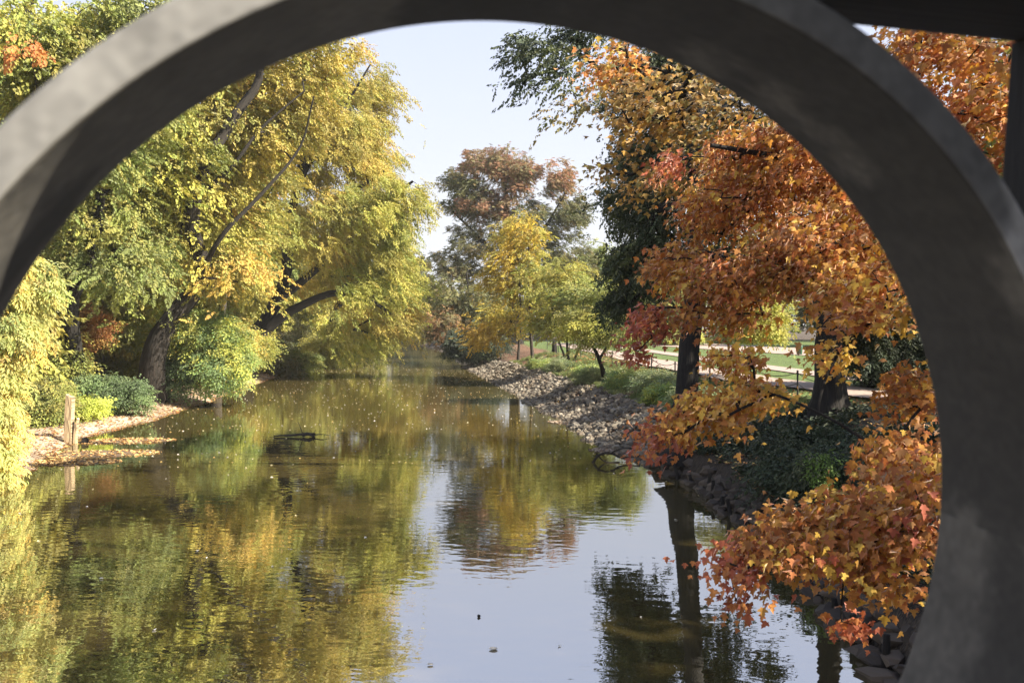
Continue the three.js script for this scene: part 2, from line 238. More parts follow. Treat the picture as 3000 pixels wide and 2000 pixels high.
/* o: trunk = world points (first is the base), r0, r1; stems = further main limbs as world points with radii; crown = [centre, radii, clumps, palette?] blobs; cr = clump radius; sp = sprays per clump */
function tree(o) {
  const R = rng(o.seed), g = thing(o.name ?? 'tree', o.label, o.category ?? 'tree', o.group), base = o.trunk[0].clone(); g.position.copy(base);
  const inv = (v) => v.clone().sub(base), nodes = [];
  const main = (pts, r0, r1, name, flare) => {
    const cur = new THREE.CatmullRomCurve3(pts), n = Math.max(6, Math.round(cur.getLength() / (o.step ?? 0.8))), ps = [], rs = []; let last = -1;
    const ph = R() * 6;
    for (let i = 0; i <= n; i++) { const t = i / n, p = cur.getPoint(t); p.x += gauss(R) * 0.05 * r0; p.z += gauss(R) * 0.05 * r0; ps.push(p); rs.push(lerp(r0, r1, Math.pow(t, 0.8))); }
    const start = nodes.length; for (let i = 0; i <= n; i++) nodes.push({ p: ps[i], par: i ? start + i - 1 : -1, r: rs[i], c: 0 });
    part(name, tube(ps.map(inv), (i, th) => rs[i] * (1 + 0.07 * Math.sin(th * 3 + ph + i * 0.4) + 0.05 * Math.sin(th * 7 + i * 1.3) + (flare ? Math.exp(-i * (o.step ?? 0.8) / (r0 * 1.3)) * (0.5 + 0.3 * Math.sin(th * 5 + ph)) : 0)), o.sides ?? 10), o.bark ?? M.barkDark, g);
  };
  main(o.trunk, o.r0, o.r1 ?? o.r0 * 0.4, 'trunk', true);
  for (const [pts, a, b] of o.stems ?? []) main(pts, a, b, 'limb', false);
  const clumps = [];
  for (const [c, r, n, pal] of o.crown) for (let i = 0, tries = 0; i < n && tries < n * 8; tries++) {
    const d = V(gauss(R), gauss(R), gauss(R)).normalize(), q = Math.pow(R(), o.shell ?? 0.45), p = V(c.x + d.x * r[0] * q, c.y + d.y * r[1] * q, c.z + d.z * r[2] * q);
    if (clumps.some((k) => k.p.distanceTo(p) < o.cr * 0.62)) continue;
    clumps.push({ p, pal: pal ?? o.pal, ctr: c }); i++;
  }
  for (const k of clumps) { k.d = Infinity; for (const n of nodes) k.d = Math.min(k.d, n.p.distanceTo(k.p)); }
  clumps.sort((a, b) => a.d - b.d);
  const paths = [], low = o.fork ?? 0.25, topY = nodes.reduce((m, n) => Math.max(m, n.p.y), -1e9), lowY = lerp(base.y, topY, low), own = nodes.length;
  for (const k of clumps) {
    let best = 0, bc = 1e9;
    nodes.forEach((n, i) => { if (i < own && n.p.y < lowY) return; const dv = k.p.distanceTo(n.p), up = n.p.y - k.p.y, c = dv + 0.9 * Math.max(0, up + 0.15 * dv) + (i < own ? 0 : 0.35 * o.cr); if (c < bc) { bc = c; best = i; } });
    const a = nodes[best], len = a.p.distanceTo(k.p), dir = k.p.clone().sub(a.p), ctl = a.p.clone().addScaledVector(dir, 0.45); ctl.y += len * (o.arch ?? 0.18); ctl.x += gauss(R) * len * 0.07; ctl.z += gauss(R) * len * 0.07;
    const n = clamp(Math.round(len / (o.cr * 0.55)), 2, 9), ids = [best];
    for (let i = 1; i <= n; i++) { const t = i / n, p = a.p.clone().multiplyScalar((1 - t) * (1 - t)).addScaledVector(ctl, 2 * t * (1 - t)).addScaledVector(k.p, t * t); if (i < n) { p.x += gauss(R) * 0.04 * len / n; p.y += gauss(R) * 0.06 * len / n; } nodes.push({ p, par: ids[i - 1], c: 0 }); ids.push(nodes.length - 1); }
    paths.push(ids);
  }
  for (const ids of paths) { let i = ids[ids.length - 1]; while (i >= 0) { nodes[i].c++; i = nodes[i].par; } }
  const rt = o.twig ?? 0.016, wood = paths.map((ids) => { const rs = ids.map((i) => Math.min(rt * Math.pow(Math.max(1, nodes[i].c), 0.52), nodes[i].r ? nodes[i].r * 0.8 : 9, o.maxTwig ?? 9)); rs[0] = Math.min(rs[0], rs[1] * 1.15); return tube(ids.map((i) => inv(nodes[i].p)), rs, o.fineSides ?? 5); });
  if (wood.length) { const b = part('branchwork', mergeGeometries(wood), o.bark ?? M.barkDark, g); b.userData.kind = 'stuff'; }
  const mats = [], cols = [], axisP = o.axis ?? base, up = V(0, 1, 0), flat = o.flat ?? 0.6, hang = o.hang ?? 0.35;
  for (const k of clumps) {
    const pc = pickFrom(k.pal, R), br = 0.74 + R() * 0.5;
    const kr = o.cr * (0.6 + 0.85 * R()), sp = Math.round(o.sp * (0.55 + R() * 0.5) * Math.pow(kr / o.cr, 1.6) * 1.35), sx = 0.7 + R() * 0.7, sz = 0.7 + R() * 0.7;
    for (let i = 0; i < sp; i++) {
      const v = V(gauss(R) * sx, gauss(R) * flat, gauss(R) * sz).multiplyScalar(kr * 0.66), rho = Math.hypot(v.x, v.z); v.y -= (o.droop ?? 0.3) * rho * rho / kr * (0.4 + 1.2 * R()); v.add(k.p);
      const az = Math.atan2(v.x - lerp(k.p.x, axisP.x, 0.25), v.z - lerp(k.p.z, axisP.z, 0.25)) + gauss(R) * 0.7;
      E.set(hang + gauss(R) * 0.6, az, gauss(R) * 0.6, 'YXZ'); Q.setFromEuler(E);
      const s = (o.size ?? 1) * (o.single ? 0.55 + R() * 0.75 : 0.75 + R() * 0.5); mats.push(new THREE.Matrix4().compose(v.sub(base), Q, S3.set(s, s, s)));
      const q = R() < 0.35 ? pickFrom(k.pal, R) : pc, b = br * (0.8 + R() * 0.4); cols.push(C(q[0] * b, q[1] * b * (0.93 + R() * 0.14), q[2] * b));
    }
  }
  if (!mats.length) return g;
  if (o.single) {                                           // the leaves nearest the viewer are leaves of their own
    const order = mats.map((m, i) => [i, ...place(m, base)]).filter((q) => q[2]).sort((a, b) => a[1] - b[1]).slice(0, o.single).map((q) => q[0]), set = new Set(order);
    const shades = o.pal.map((p) => { const m = (o.mat ?? M.leaf).clone(); m.color = C(p[0], p[1], p[2]); return m; });
    for (const i of order) { let b = 0, bd = 1e9; o.pal.forEach((p, j) => { const d = Math.hypot(p[0] - cols[i].r, p[1] - cols[i].g); if (d < bd) { bd = d; b = j; } }); const l = part('leaf', [G.maple, G.maple2, G.maple3][i % 3], shades[b], g); mats[i].decompose(l.position, l.quaternion, l.scale); }
    instanced('crown', o.geo, o.mat ?? M.leaf, mats.filter((_, i) => !set.has(i)), cols.filter((_, i) => !set.has(i)), g, G.maple2, G.maple3);
  } else instanced('crown', o.geo, o.mat ?? M.leaf, mats, cols, g);
  return g;
}
function place(m, base) { const p = V(m.elements[12], m.elements[13], m.elements[14]).add(base), d = -p.z; const x = 1176 + p.x / d * 1829, y = 745 - (p.y - EYE) / d * 1829; return [d, x > 0 && x < 2160 && y > 40 && y < 1568 && d > 0]; }
const gy = (x, d) => V(x, groundY(x, d) - 0.12, -d);
const B = (x, y, d, rx, ry, rz, n, pal) => [at(x, y, d), [rx / 1829 * d, ry / 1829 * d, rz], n, pal];   // a crown blob: its middle and radii as seen at distance d, and its depth in metres

const P_ = {
  gold: [[0.50, 0.40, 0.075, 4], [0.44, 0.37, 0.07, 3], [0.38, 0.36, 0.07, 3], [0.54, 0.37, 0.07, 1]],
  lime: [[0.38, 0.37, 0.06, 3], [0.44, 0.39, 0.07, 3], [0.29, 0.32, 0.06, 2]],
  green: [[0.21, 0.25, 0.055, 3], [0.28, 0.30, 0.06, 2], [0.36, 0.34, 0.07, 2]],
  olive: [[0.15, 0.16, 0.05, 3], [0.21, 0.2, 0.06, 2], [0.26, 0.2, 0.06, 1]],
  rust: [[0.38, 0.19, 0.09, 3], [0.30, 0.2, 0.08, 2], [0.24, 0.2, 0.07, 2]],
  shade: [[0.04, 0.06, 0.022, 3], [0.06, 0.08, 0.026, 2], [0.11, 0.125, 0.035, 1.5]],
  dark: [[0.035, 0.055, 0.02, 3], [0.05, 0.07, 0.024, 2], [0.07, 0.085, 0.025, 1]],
};
// ---- left bank
const leftTrees = [
  // trunk points as seen, crown blobs
  { seed: 11, label: 'upright grey trunk behind the broken post, pale green and gold crown', d: 40, t: [[175, 928], [172, 800], [182, 700], [205, 580], [215, 420], [230, 200], [225, 60]], r0: 0.47, crown: [[230, 560, 39, 150, 90, 3.5, 26, P_.green], [170, 420, 41, 170, 130, 4, 40, P_.green], [130, 200, 41, 170, 130, 4, 36, P_.lime], [330, 330, 42, 130, 120, 3.5, 30, P_.lime], [260, 90, 42, 180, 90, 4, 30, P_.green]] },
  { seed: 12, label: 'broad leaning trunk on the mud flat, tall golden crown', d: 45, t: [[340, 905], [372, 800], [412, 715], [455, 630], [440, 520], [480, 400], [540, 260], [585, 170], [610, 40]], r0: 0.72, crown: [[500, 620, 44, 80, 40, 2, 14, P_.gold], [420, 480, 46, 150, 110, 4, 40, P_.lime], [520, 350, 47, 150, 120, 4, 44, P_.gold], [600, 210, 48, 170, 110, 4, 46, P_.gold], [430, 220, 47, 160, 120, 4, 38, P_.gold], [640, 80, 48, 170, 90, 4, 36, P_.gold]], stems: [[[[450, 640], [520, 545], [600, 450], [680, 330], [720, 220]], 0.18, 0.04], [[[442, 530], [400, 430], [392, 330], [410, 220]], 0.17, 0.04], [[[470, 430], [545, 385], [600, 300], [690, 200]], 0.15, 0.04], [[[430, 660], [480, 640], [560, 650]], 0.14, 0.04]], bark: 'barkDark' },
  { seed: 13, label: 'dark forked trunk arching over the water, wide golden weeping crown', d: 66, t: [[560, 842], [575, 790], [615, 720], [650, 640], [665, 540], [690, 420], [740, 300], [780, 150]], r0: 0.75,
    stems: [[[[570, 812], [630, 745], [690, 700], [770, 672], [850, 690], [900, 720]], 0.55, 0.12], [[[625, 700], [720, 630], [800, 540], [870, 470], [950, 420]], 0.4, 0.1], [[[655, 600], [740, 480], [820, 430], [880, 390]], 0.36, 0.1], [[[690, 420], [700, 330], [690, 200]], 0.3, 0.08], [[[740, 300], [800, 240], [850, 140]], 0.22, 0.06], [[[770, 672], [810, 650], [900, 650]], 0.16, 0.05]],
    crown: [[760, 200, 66, 140, 110, 5, 56, P_.gold], [805, 320, 65, 90, 90, 4.5, 38, P_.gold], [700, 330, 66, 130, 100, 5, 44, P_.gold], [880, 470, 64, 110, 80, 5, 48, P_.lime], [760, 510, 64, 120, 90, 5, 46, P_.gold], [640, 520, 72, 90, 80, 4, 30, P_.gold], [860, 620, 66, 100, 90, 5, 46, P_.lime], [760, 640, 72, 110, 50, 4, 26, P_.gold], [890, 730, 68, 70, 50, 4, 22, P_.gold], [830, 765, 70, 60, 34, 4, 18, P_.lime]], geo: 'weep', hang: 0.6, droop: 0.5 },
  { seed: 14, label: 'slim grey trunk between the two leaning trees, yellow green crown', d: 56, t: [[505, 830], [510, 720], [505, 600], [520, 450], [540, 300]], r0: 0.34, bark: 'barkGrey', crown: [[550, 640, 70, 80, 60, 3, 18, P_.lime], [560, 470, 57, 110, 120, 4, 34, P_.lime], [500, 300, 58, 130, 120, 4, 30, P_.gold]] },
  { seed: 15, label: 'tree at the far end of the left bank, yellow tips over the water', d: 92, t: [[740, 815], [760, 740], [800, 640], [830, 520], [850, 400]], r0: 0.6, crown: [[850, 560, 90, 90, 120, 6, 50, P_.lime], [900, 700, 90, 60, 70, 5, 34, P_.gold], [850, 390, 92, 70, 90, 5, 30, P_.gold], [820, 740, 84, 80, 50, 5, 30, P_.lime]], geo: 'weep', hang: 0.55, droop: 0.45 },
  { seed: 16, label: 'thin dark trunk deep in the left wood, pale green crown', d: 52, t: [[252, 880], [250, 760], [255, 600], [265, 440]], r0: 0.26, crown: [[270, 640, 52, 110, 90, 4, 30, P_.lime], [330, 480, 54, 120, 110, 4, 34, P_.lime], [280, 760, 54, 100, 60, 4, 18, P_.gold]] },
  { seed: 17, label: 'tall green tree in the upper left corner with a thick leaning bough', d: 33, t: [[-160, 950], [-120, 700], [-60, 400], [-10, 160], [40, -20], [80, -160]], r0: 0.6, crown: [[60, 330, 33, 150, 110, 3, 28, P_.green], [180, 150, 34, 150, 110, 3, 30, P_.green], [60, 90, 33, 130, 100, 3, 26, P_.lime], [280, 20, 35, 140, 70, 3, 24, P_.green], [8, 85, 28, 14, 14, 0.6, 2, [[0.7, 0.28, 0.06]]]] },
];
for (const t of leftTrees) {
  const line = (pts, k = 0) => pts.map(([x, y], i) => { const p = at(x, y, t.d); p.z += k * Math.sin(i * 1.7 + t.seed) * 0.8; return p; });
  const trunk = line(t.t, 1); const b = trunk[0]; b.y = groundY(b.x, -b.z) - 0.15;
  tree({ seed: t.seed, label: t.label, trunk, r0: t.r0, r1: t.r0 * 0.22, stems: (t.stems ?? []).map(([p, a, c]) => [line(p, 1), a, c]), crown: t.crown.map((c) => { const b = B(...c); b[0].z -= 1.5; b[2] = Math.round(b[2] * 0.95); return b; }), cr: 1.2, flat: 0.65, sp: 46, shell: 0.4, geo: G[t.geo ?? 'broad'], hang: t.hang ?? 0.5, droop: t.droop ?? 0.4, bark: M[t.bark ?? 'barkBlack'], fork: 0.2, group: 'trees along the left bank' });
}
// the wood behind them, filling the left
[[-27, 50, 24], [-33, 42, 22], [-31, 62, 25], [-29, 78, 24], [-36, 30, 22], [-38, 56, 26], [-34, 92, 24], [-31, 108, 22], [-27.5, 34, 12], [-36, 122, 20], [-43, 140, 22], [-34, 146, 18], [-44, 100, 24], [-46, 75, 24]].forEach(([x, d, h], i) => {
  const b = gy(x, d), top = V(x + 1.5, h, -d), pal = [P_.lime, P_.green, P_.gold][i % 3];
  tree({ seed: 40 + i, label: ['tree in the second row of the left wood, behind the leaning trunk', 'far left tree of the wood, behind the golden crowns', 'tree behind the arching golden crown', 'tree deep in the wood behind the arching trunk', 'leftmost tree of the wood', 'tallest tree at the back of the left wood', 'tree at the back of the left wood near the river bend', 'tree of the left wood nearest the river bend', 'short young tree of the left wood behind the mud flat', 'tree behind the far end of the left bank', 'tall tree at the back where the river turns left', 'tree at the inside of the river bend', 'tall tree at the very back of the left wood, right half', 'tall tree at the very back of the left wood, middle'][i], trunk: [b, V(x + 0.4, h * 0.4, -d + 0.4), top], r0: 0.3 + h * 0.008, r1: 0.06,
    crown: [[V(x + 0.5, h * 0.62, -d), [5.5, h * 0.4, 5.5], 70, pal], [V(x + 2, h * 0.3, -d + 1), [4, h * 0.2, 4], 26, P_.lime]], cr: 1.7, sp: 40, geo: G.big, hang: 0.5, fork: 0.12, bark: M.barkBlack, group: 'trees of the left wood' });
});
// ---- far end and right side
const gold2 = [[0.58, 0.42, 0.045, 3], [0.5, 0.38, 0.05, 2], [0.4, 0.36, 0.06, 2]];
tree({ seed: 61, label: 'tall oak beyond the yellow tree, russet top and olive lower boughs', trunk: [gy(0.4, 108), V(0.2, 9, -108), V(-0.4, 17, -108), V(-1, 25, -108)], r0: 0.95, r1: 0.15,
  stems: [[[V(0.2, 11, -108), V(4, 17, -108), V(7, 22, -107)], 0.4, 0.1], [[V(0, 12, -108), V(-4, 16, -108), V(-8, 20, -108)], 0.4, 0.1]],
  crown: [B(1130, 375, 108, 80, 46, 5, 75, P_.rust), B(1195, 405, 107, 45, 45, 4, 43, P_.rust), B(1065, 440, 108, 55, 62, 5, 58, P_.olive), B(1130, 470, 108, 80, 50, 5, 62, P_.rust), B(1285, 410, 108, 42, 50, 4, 43, P_.rust), B(1305, 490, 108, 50, 55, 4, 50, P_.olive), B(1140, 545, 108, 110, 60, 5, 75, P_.olive), B(1060, 600, 108, 60, 60, 5, 50, P_.olive), B(1300, 590, 108, 75, 60, 5, 58, P_.olive), B(1230, 510, 108, 60, 50, 5, 45, P_.olive)], cr: 0.95, sp: 28, geo: G.big, size: 0.62, hang: 0.2, shell: 0.5, fork: 0.25, bark: M.barkBlack, group: 'trees on the right bank' });
tree({ seed: 62, label: 'slender bright yellow tree standing on the right bank', trunk: [gy(1.8, 68), V(1.5, 6, -68), V(1.4, 13, -68)], r0: 0.17, r1: 0.04, stems: [[[V(0.5, 1.7, -67), V(0.7, 5, -67), V(0.6, 10, -67)], 0.14, 0.03]],
  crown: [B(1200, 540, 68, 62, 58, 1.8, 36, gold2), B(1160, 620, 68, 60, 60, 2, 32, gold2), B(1230, 640, 68, 55, 70, 2, 30, P_.lime), B(1170, 720, 67, 75, 45, 2, 26, gold2), B(1120, 765, 66, 55, 28, 1.5, 14, [[0.56, 0.37, 0.04]])], cr: 0.9, sp: 24, geo: G.broad, size: 0.8, hang: 0.4, fork: 0.2, bark: M.barkGrey, group: 'trees on the right bank' });
tree({ seed: 63, label: 'bushy pale green tree right of the bright yellow one', trunk: [gy(4.4, 62), V(4.3, 4, -62), V(5, 8, -62)], r0: 0.14, r1: 0.04, stems: [[[V(4.8, 1.9, -61.8), V(5.6, 4, -61.5), V(6.4, 7, -61.5)], 0.1, 0.03], [[V(4.2, 1.9, -61.6), V(3.4, 4, -61), V(3, 6.5, -61)], 0.1, 0.03]],
  crown: [B(1300, 650, 62, 70, 60, 2.4, 44, P_.lime), B(1350, 690, 60, 60, 60, 2, 30, P_.green), B(1270, 730, 62, 60, 35, 2, 22, P_.lime)], cr: 0.8, sp: 26, geo: G.broad, size: 0.72, hang: 0.3, fork: 0.1, bark: M.barkDark, group: 'trees on the right bank' });
tree({ seed: 64, label: 'small crooked green tree on the mulch slope above the rocks', trunk: [gy(5.6, 47), V(5.0, 3.0, -47), V(4.3, 4.2, -47), V(4.2, 6, -47)], r0: 0.15, r1: 0.04, stems: [[[V(5.2, 2.7, -47), V(5.9, 4, -46.8), V(6.4, 5.6, -47)], 0.09, 0.03]],
  crown: [B(1345, 745, 47, 60, 40, 1.5, 26, P_.lime), B(1400, 700, 47, 60, 50, 1.5, 30, P_.green), B(1430, 760, 46, 40, 30, 1.2, 14, P_.green)], cr: 0.62, sp: 34, geo: G.fine, size: 1.1, hang: 0.3, fork: 0.2, bark: M.barkBlack, group: 'trees on the right bank' });
tree({ seed: 65, label: 'dark shady tree overhanging the river bend below the oak', trunk: [gy(-4.5, 96), V(-5, 6, -96), V(-5.5, 11, -96)], r0: 0.4, r1: 0.1,
  crown: [B(1060, 690, 95, 80, 60, 4, 44, P_.olive), B(1010, 740, 92, 60, 35, 4, 28, [[0.3, 0.16, 0.05], [0.2, 0.16, 0.05]]), B(1090, 770, 88, 70, 35, 3, 26, P_.dark), B(960, 660, 120, 80, 70, 5, 40, P_.olive), B(1050, 620, 110, 20, 16, 2, 6, P_.rust)], cr: 1.2, sp: 36, geo: G.big, size: 0.7, fork: 0.1, bark: M.barkBlack, group: 'trees on the right bank' });
[[-14, 190, 15, 'olive'], [-24, 200, 17, 'lime'], [-36, 178, 18, 'gold'], [-4, 165, 14, 'olive'], [6, 150, 20, 'olive'], [-30, 150, 15, 'lime'], [14, 130, 18, 'green'], [25, 140, 19, 'olive'], [38, 128, 20, 'green'], [52, 135, 21, 'olive'], [66, 120, 20, 'rust'], [20, 104, 12, 'lime'], [44, 96, 17, 'green'], [56, 88, 18, 'gold'], [34, 112, 15, 'lime'], [76, 100, 20, 'olive'], [-31, 213, 20, 'lime'], [-43, 216, 20, 'olive']].forEach(([x, d, h, p], i) => {
  const b = gy(x, d);
  tree({ seed: 80 + i, label: ['olive tree closing the river at its far bend', 'yellow green tree at the far bend, left of the water', 'golden tree farthest along the left bank', 'low olive tree beside the far bend', 'tall olive tree behind the oak', 'yellow green tree where the left bank meets the bend', 'green tree between the oak and the dark crown', 'olive tree beyond the lawn, behind the crooked tree', 'green tree beyond the drive, left of the big trunk', 'tall olive tree beyond the drive, behind the orange leaves', 'russet tree at the far right beyond the drive', 'small yellow green tree at the edge of the lawn', 'green tree on the drive behind the big trunk', 'golden tree on the drive behind the orange leaves', 'light green tree beyond the lawn near the drive', 'olive tree at the far right edge of the lawn', 'yellow green tree behind the thicket of the far bend', 'olive tree behind the thicket of the far bend, to the left'][i],
    trunk: [b, V(x + 0.3, h * 0.45, -d), V(x, h * 0.95, -d)], r0: 0.35, r1: 0.06, crown: [[V(x, h * 0.62, -d), [h * 0.3, h * 0.36, h * 0.3], 60, P_[p]], [V(x, h * 0.3, -d), [h * 0.3, h * 0.18, h * 0.3], 24, P_[p]]], cr: 1.8, sp: 30, geo: G.far, size: 0.8, fork: 0.12, step: 1.5, sides: 7, fineSides: 4, bark: M.barkBlack, group: 'trees in the background' });
});
// ---- big trees on the near right bank
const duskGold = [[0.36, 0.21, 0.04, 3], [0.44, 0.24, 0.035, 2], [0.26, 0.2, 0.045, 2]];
tree({ seed: 71, label: 'dark straight trunk at the water edge, deep green crown overhead', trunk: [gy(5.25, 25), V(5.5, 3, -25), V(5.75, 7, -25), V(5.9, 13, -25), V(6.3, 20, -25)], r0: 0.44, r1: 0.14, bark: M.barkBlack,
  stems: [[[V(5.85, 9.5, -25), V(3.5, 11.5, -24), V(1.8, 12.6, -23), V(0.2, 12.1, -22)], 0.13, 0.03]],
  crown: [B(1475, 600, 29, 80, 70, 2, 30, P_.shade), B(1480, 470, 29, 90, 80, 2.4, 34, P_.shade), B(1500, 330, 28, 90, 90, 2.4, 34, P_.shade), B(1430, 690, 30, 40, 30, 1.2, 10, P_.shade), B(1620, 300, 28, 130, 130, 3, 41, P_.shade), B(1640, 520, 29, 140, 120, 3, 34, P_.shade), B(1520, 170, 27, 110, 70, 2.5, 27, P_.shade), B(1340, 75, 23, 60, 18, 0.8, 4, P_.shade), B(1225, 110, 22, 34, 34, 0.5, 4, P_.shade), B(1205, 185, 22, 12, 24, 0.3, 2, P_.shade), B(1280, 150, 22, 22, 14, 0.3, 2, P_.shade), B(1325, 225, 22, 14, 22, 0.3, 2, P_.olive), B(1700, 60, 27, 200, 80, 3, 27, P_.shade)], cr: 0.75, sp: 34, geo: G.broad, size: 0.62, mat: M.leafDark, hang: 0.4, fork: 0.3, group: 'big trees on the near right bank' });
tree({ seed: 72, label: 'stout dark trunk up the shaded slope, brown gold crown overhead', trunk: [gy(9.8, 24.6), V(9.7, 5, -24.4), V(9.3, 10, -23), V(8.6, 15, -21.5)], r0: 0.5, r1: 0.14, bark: M.barkBlack,
  stems: [[[V(9.5, 7.5, -24), V(7, 9.6, -21), V(4.4, 10.4, -18.5)], 0.16, 0.04]],
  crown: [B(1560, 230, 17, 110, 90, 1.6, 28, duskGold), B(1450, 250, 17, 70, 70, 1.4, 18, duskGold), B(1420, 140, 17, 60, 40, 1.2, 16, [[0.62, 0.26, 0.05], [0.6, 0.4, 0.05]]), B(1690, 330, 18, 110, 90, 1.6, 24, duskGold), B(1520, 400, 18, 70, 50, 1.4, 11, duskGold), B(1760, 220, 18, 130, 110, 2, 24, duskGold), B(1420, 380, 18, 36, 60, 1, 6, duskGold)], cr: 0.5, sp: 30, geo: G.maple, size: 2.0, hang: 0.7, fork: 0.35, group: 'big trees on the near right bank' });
tree({ seed: 73, label: 'dark evergreen hanging low behind the near orange leaves', trunk: [gy(15.2, 34), V(15.2, 5, -34), V(15.3, 12, -34)], r0: 0.22, r1: 0.05, bark: M.barkBlack,
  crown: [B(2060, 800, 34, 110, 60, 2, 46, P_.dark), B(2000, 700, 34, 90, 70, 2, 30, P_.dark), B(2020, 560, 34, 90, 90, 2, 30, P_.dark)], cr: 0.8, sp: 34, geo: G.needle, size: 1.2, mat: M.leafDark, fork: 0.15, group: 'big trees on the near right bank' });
tree({ seed: 74, label: 'thin young trunk among the fence posts, sparse yellow green leaves', trunk: [gy(11.6, 41), V(11.6, 4, -41), V(11.4, 8, -41)], r0: 0.13, r1: 0.04, bark: M.barkBlack, crown: [B(1700, 690, 41, 90, 60, 2, 30, P_.lime), B(1740, 750, 40, 50, 25, 1, 8, P_.lime)], cr: 0.7, sp: 26, geo: G.fine, size: 1.3, fork: 0.3, group: 'big trees on the near right bank' });

// ---- the near maple whose trunk stands right of the frame
{
  const ember = [[0.44, 0.14, 0.028, 4], [0.50, 0.195, 0.03, 4], [0.57, 0.27, 0.035, 3], [0.33, 0.145, 0.032, 2], [0.60, 0.36, 0.04, 2]], glow = [[0.62, 0.31, 0.045, 4], [0.66, 0.40, 0.05, 3], [0.54, 0.2, 0.04, 3]], red = [[0.48, 0.125, 0.045, 3], [0.4, 0.095, 0.04, 2], [0.54, 0.2, 0.045, 2]];
  const moss = [[0.34, 0.22, 0.04, 2], [0.5, 0.2, 0.035, 2]];
  tree({ seed: 91, name: 'maple_tree', label: 'near maple with orange and red leaves reaching over the water at right', trunk: [gy(7.9, 9.8), V(7.8, 4, -9.7), V(7.6, 8, -9.4), V(7.2, 12, -9)], r0: 0.34, r1: 0.1, bark: M.barkBlack,
    stems: [[[V(7.75, 4.4, -9.7), V(5.6, 5.6, -9), V(3.6, 6.3, -8.4), V(2, 6.5, -8)], 0.11, 0.02], [[V(7.8, 3.0, -9.7), V(5.6, 3.3, -7.6), V(3.8, 3.3, -6.4), V(2.3, 3.0, -5.8)], 0.09, 0.012], [[V(7.5, 8, -9.4), V(5.4, 8.6, -7.6), V(3.6, 8.0, -6.6)], 0.1, 0.02]],
    crown: [B(1640, 470, 9, 88, 70, 0.8, 51, ember), B(1760, 420, 8.5, 88, 90, 0.8, 51, ember), B(1560, 620, 9, 68, 60, 0.7, 42, ember), B(1700, 640, 8.2, 128, 70, 0.8, 66, ember), B(1850, 560, 7.6, 88, 90, 0.7, 54, ember), B(1950, 660, 7, 68, 70, 0.6, 39, glow), B(1990, 720, 6.6, 50, 20, 0.4, 14, ember), B(1640, 725, 8.4, 110, 18, 0.6, 18, ember), B(1490, 740, 8.6, 38, 40, 0.5, 18, red), B(1462, 810, 8.5, 14, 20, 0.3, 4, red), B(1900, 380, 8, 68, 70, 0.7, 30, ember), B(1540, 380, 9, 10, 8, 0.4, 6, red), B(1780, 500, 9.6, 238, 210, 0.8, 90, moss),
      B(1700, 340, 8.6, 80, 50, 0.7, 34, ember), B(1830, 330, 8.2, 70, 60, 0.7, 34, ember), B(1960, 470, 7.8, 60, 80, 0.6, 30, ember), B(1990, 600, 7.4, 50, 60, 0.5, 22, glow),
      B(1640, 935, 7.1, 80, 26, 0.4, 26, glow), B(1740, 900, 7, 36, 30, 0.35, 14, glow), B(1560, 970, 7.2, 38, 25, 0.4, 18, glow), B(1510, 1000, 7.2, 10, 10, 0.3, 8, red), B(1690, 820, 7.4, 48, 10, 0.4, 12, glow), B(1905, 815, 7, 16, 22, 0.3, 4, glow),
      B(2100, 900, 7, 36, 40, 0.5, 22, ember), B(2080, 1060, 6.2, 50, 66, 0.5, 36, ember), B(1985, 1200, 6, 90, 56, 0.5, 50, ember), B(1850, 1230, 6, 88, 40, 0.5, 39, ember), B(1760, 1250, 6, 48, 30, 0.4, 18, ember), B(1690, 1290, 6, 38, 20, 0.35, 14, red), B(2010, 1320, 5.8, 48, 30, 0.4, 18, ember), B(2080, 1180, 5.6, 38, 100, 0.4, 33, ember), B(1690, 1380, 6, 10, 8, 0.2, 4, red), B(1950, 1420, 6, 28, 8, 0.2, 6, red),
      B(2090, 110, 6, 50, 30, 0.5, 16, ember), B(2230, 230, 6, 128, 150, 0.7, 66, ember), B(2330, 450, 6, 38, 140, 0.6, 21, ember)],
    cr: 0.19, sp: 29, geo: G.maple, size: 1.0, flat: 0.75, hang: 0.85, droop: 0.3, twig: 0.0034, maxTwig: 0.013, step: 0.35, fork: 0.08, arch: 0.1, single: 300, pal: [...ember, ...glow, ...red] });
}
// ---- unseen big trees: right of the frame to shade the near bank, added behind the viewer to dim the ring
[[15.5, 17, 17, 'green'], [17.5, 25, 18, 'gold'], [15.5, 3.5, 12, 'green'], [19, 9, 24, 'gold'], [20, 0.5, 24, 'green'], [25, 5, 25, 'green'], [10.5, -10, 17, 'gold'], [8, -17, 19, 'green'], [15, -18, 20, 'gold']].forEach(([x, d, h, p], i) => {
  tree({ seed: 300 + i, label: ['green tree right of the frame, shading the near slope', 'golden tree right of the frame behind the shaded slope', 'green tree right of the frame beside the near maple', 'tall golden tree right of the frame, farther up the slope', 'tall green tree right of the bridge end', 'tallest green tree at the back, right of the bridge end', 'golden tree behind the viewer, past the bridge end', 'green tree behind the viewer at the water edge', 'tall golden tree behind the viewer, up the bank'][i], trunk: [gy(x, d), V(x + 0.2, h * 0.5, -d), V(x, h * 0.95, -d)], r0: 0.4, r1: 0.08, crown: [[V(x, h * 0.62, -d), [4.4, h * 0.36, 4.4], i === 2 || i === 4 || i === 5 ? 42 : 84, P_[p]]], cr: 1.15, sp: 26, geo: G.big, size: 0.7, fork: 0.2, bark: M.barkBlack, group: 'big trees on the near right bank' });
});
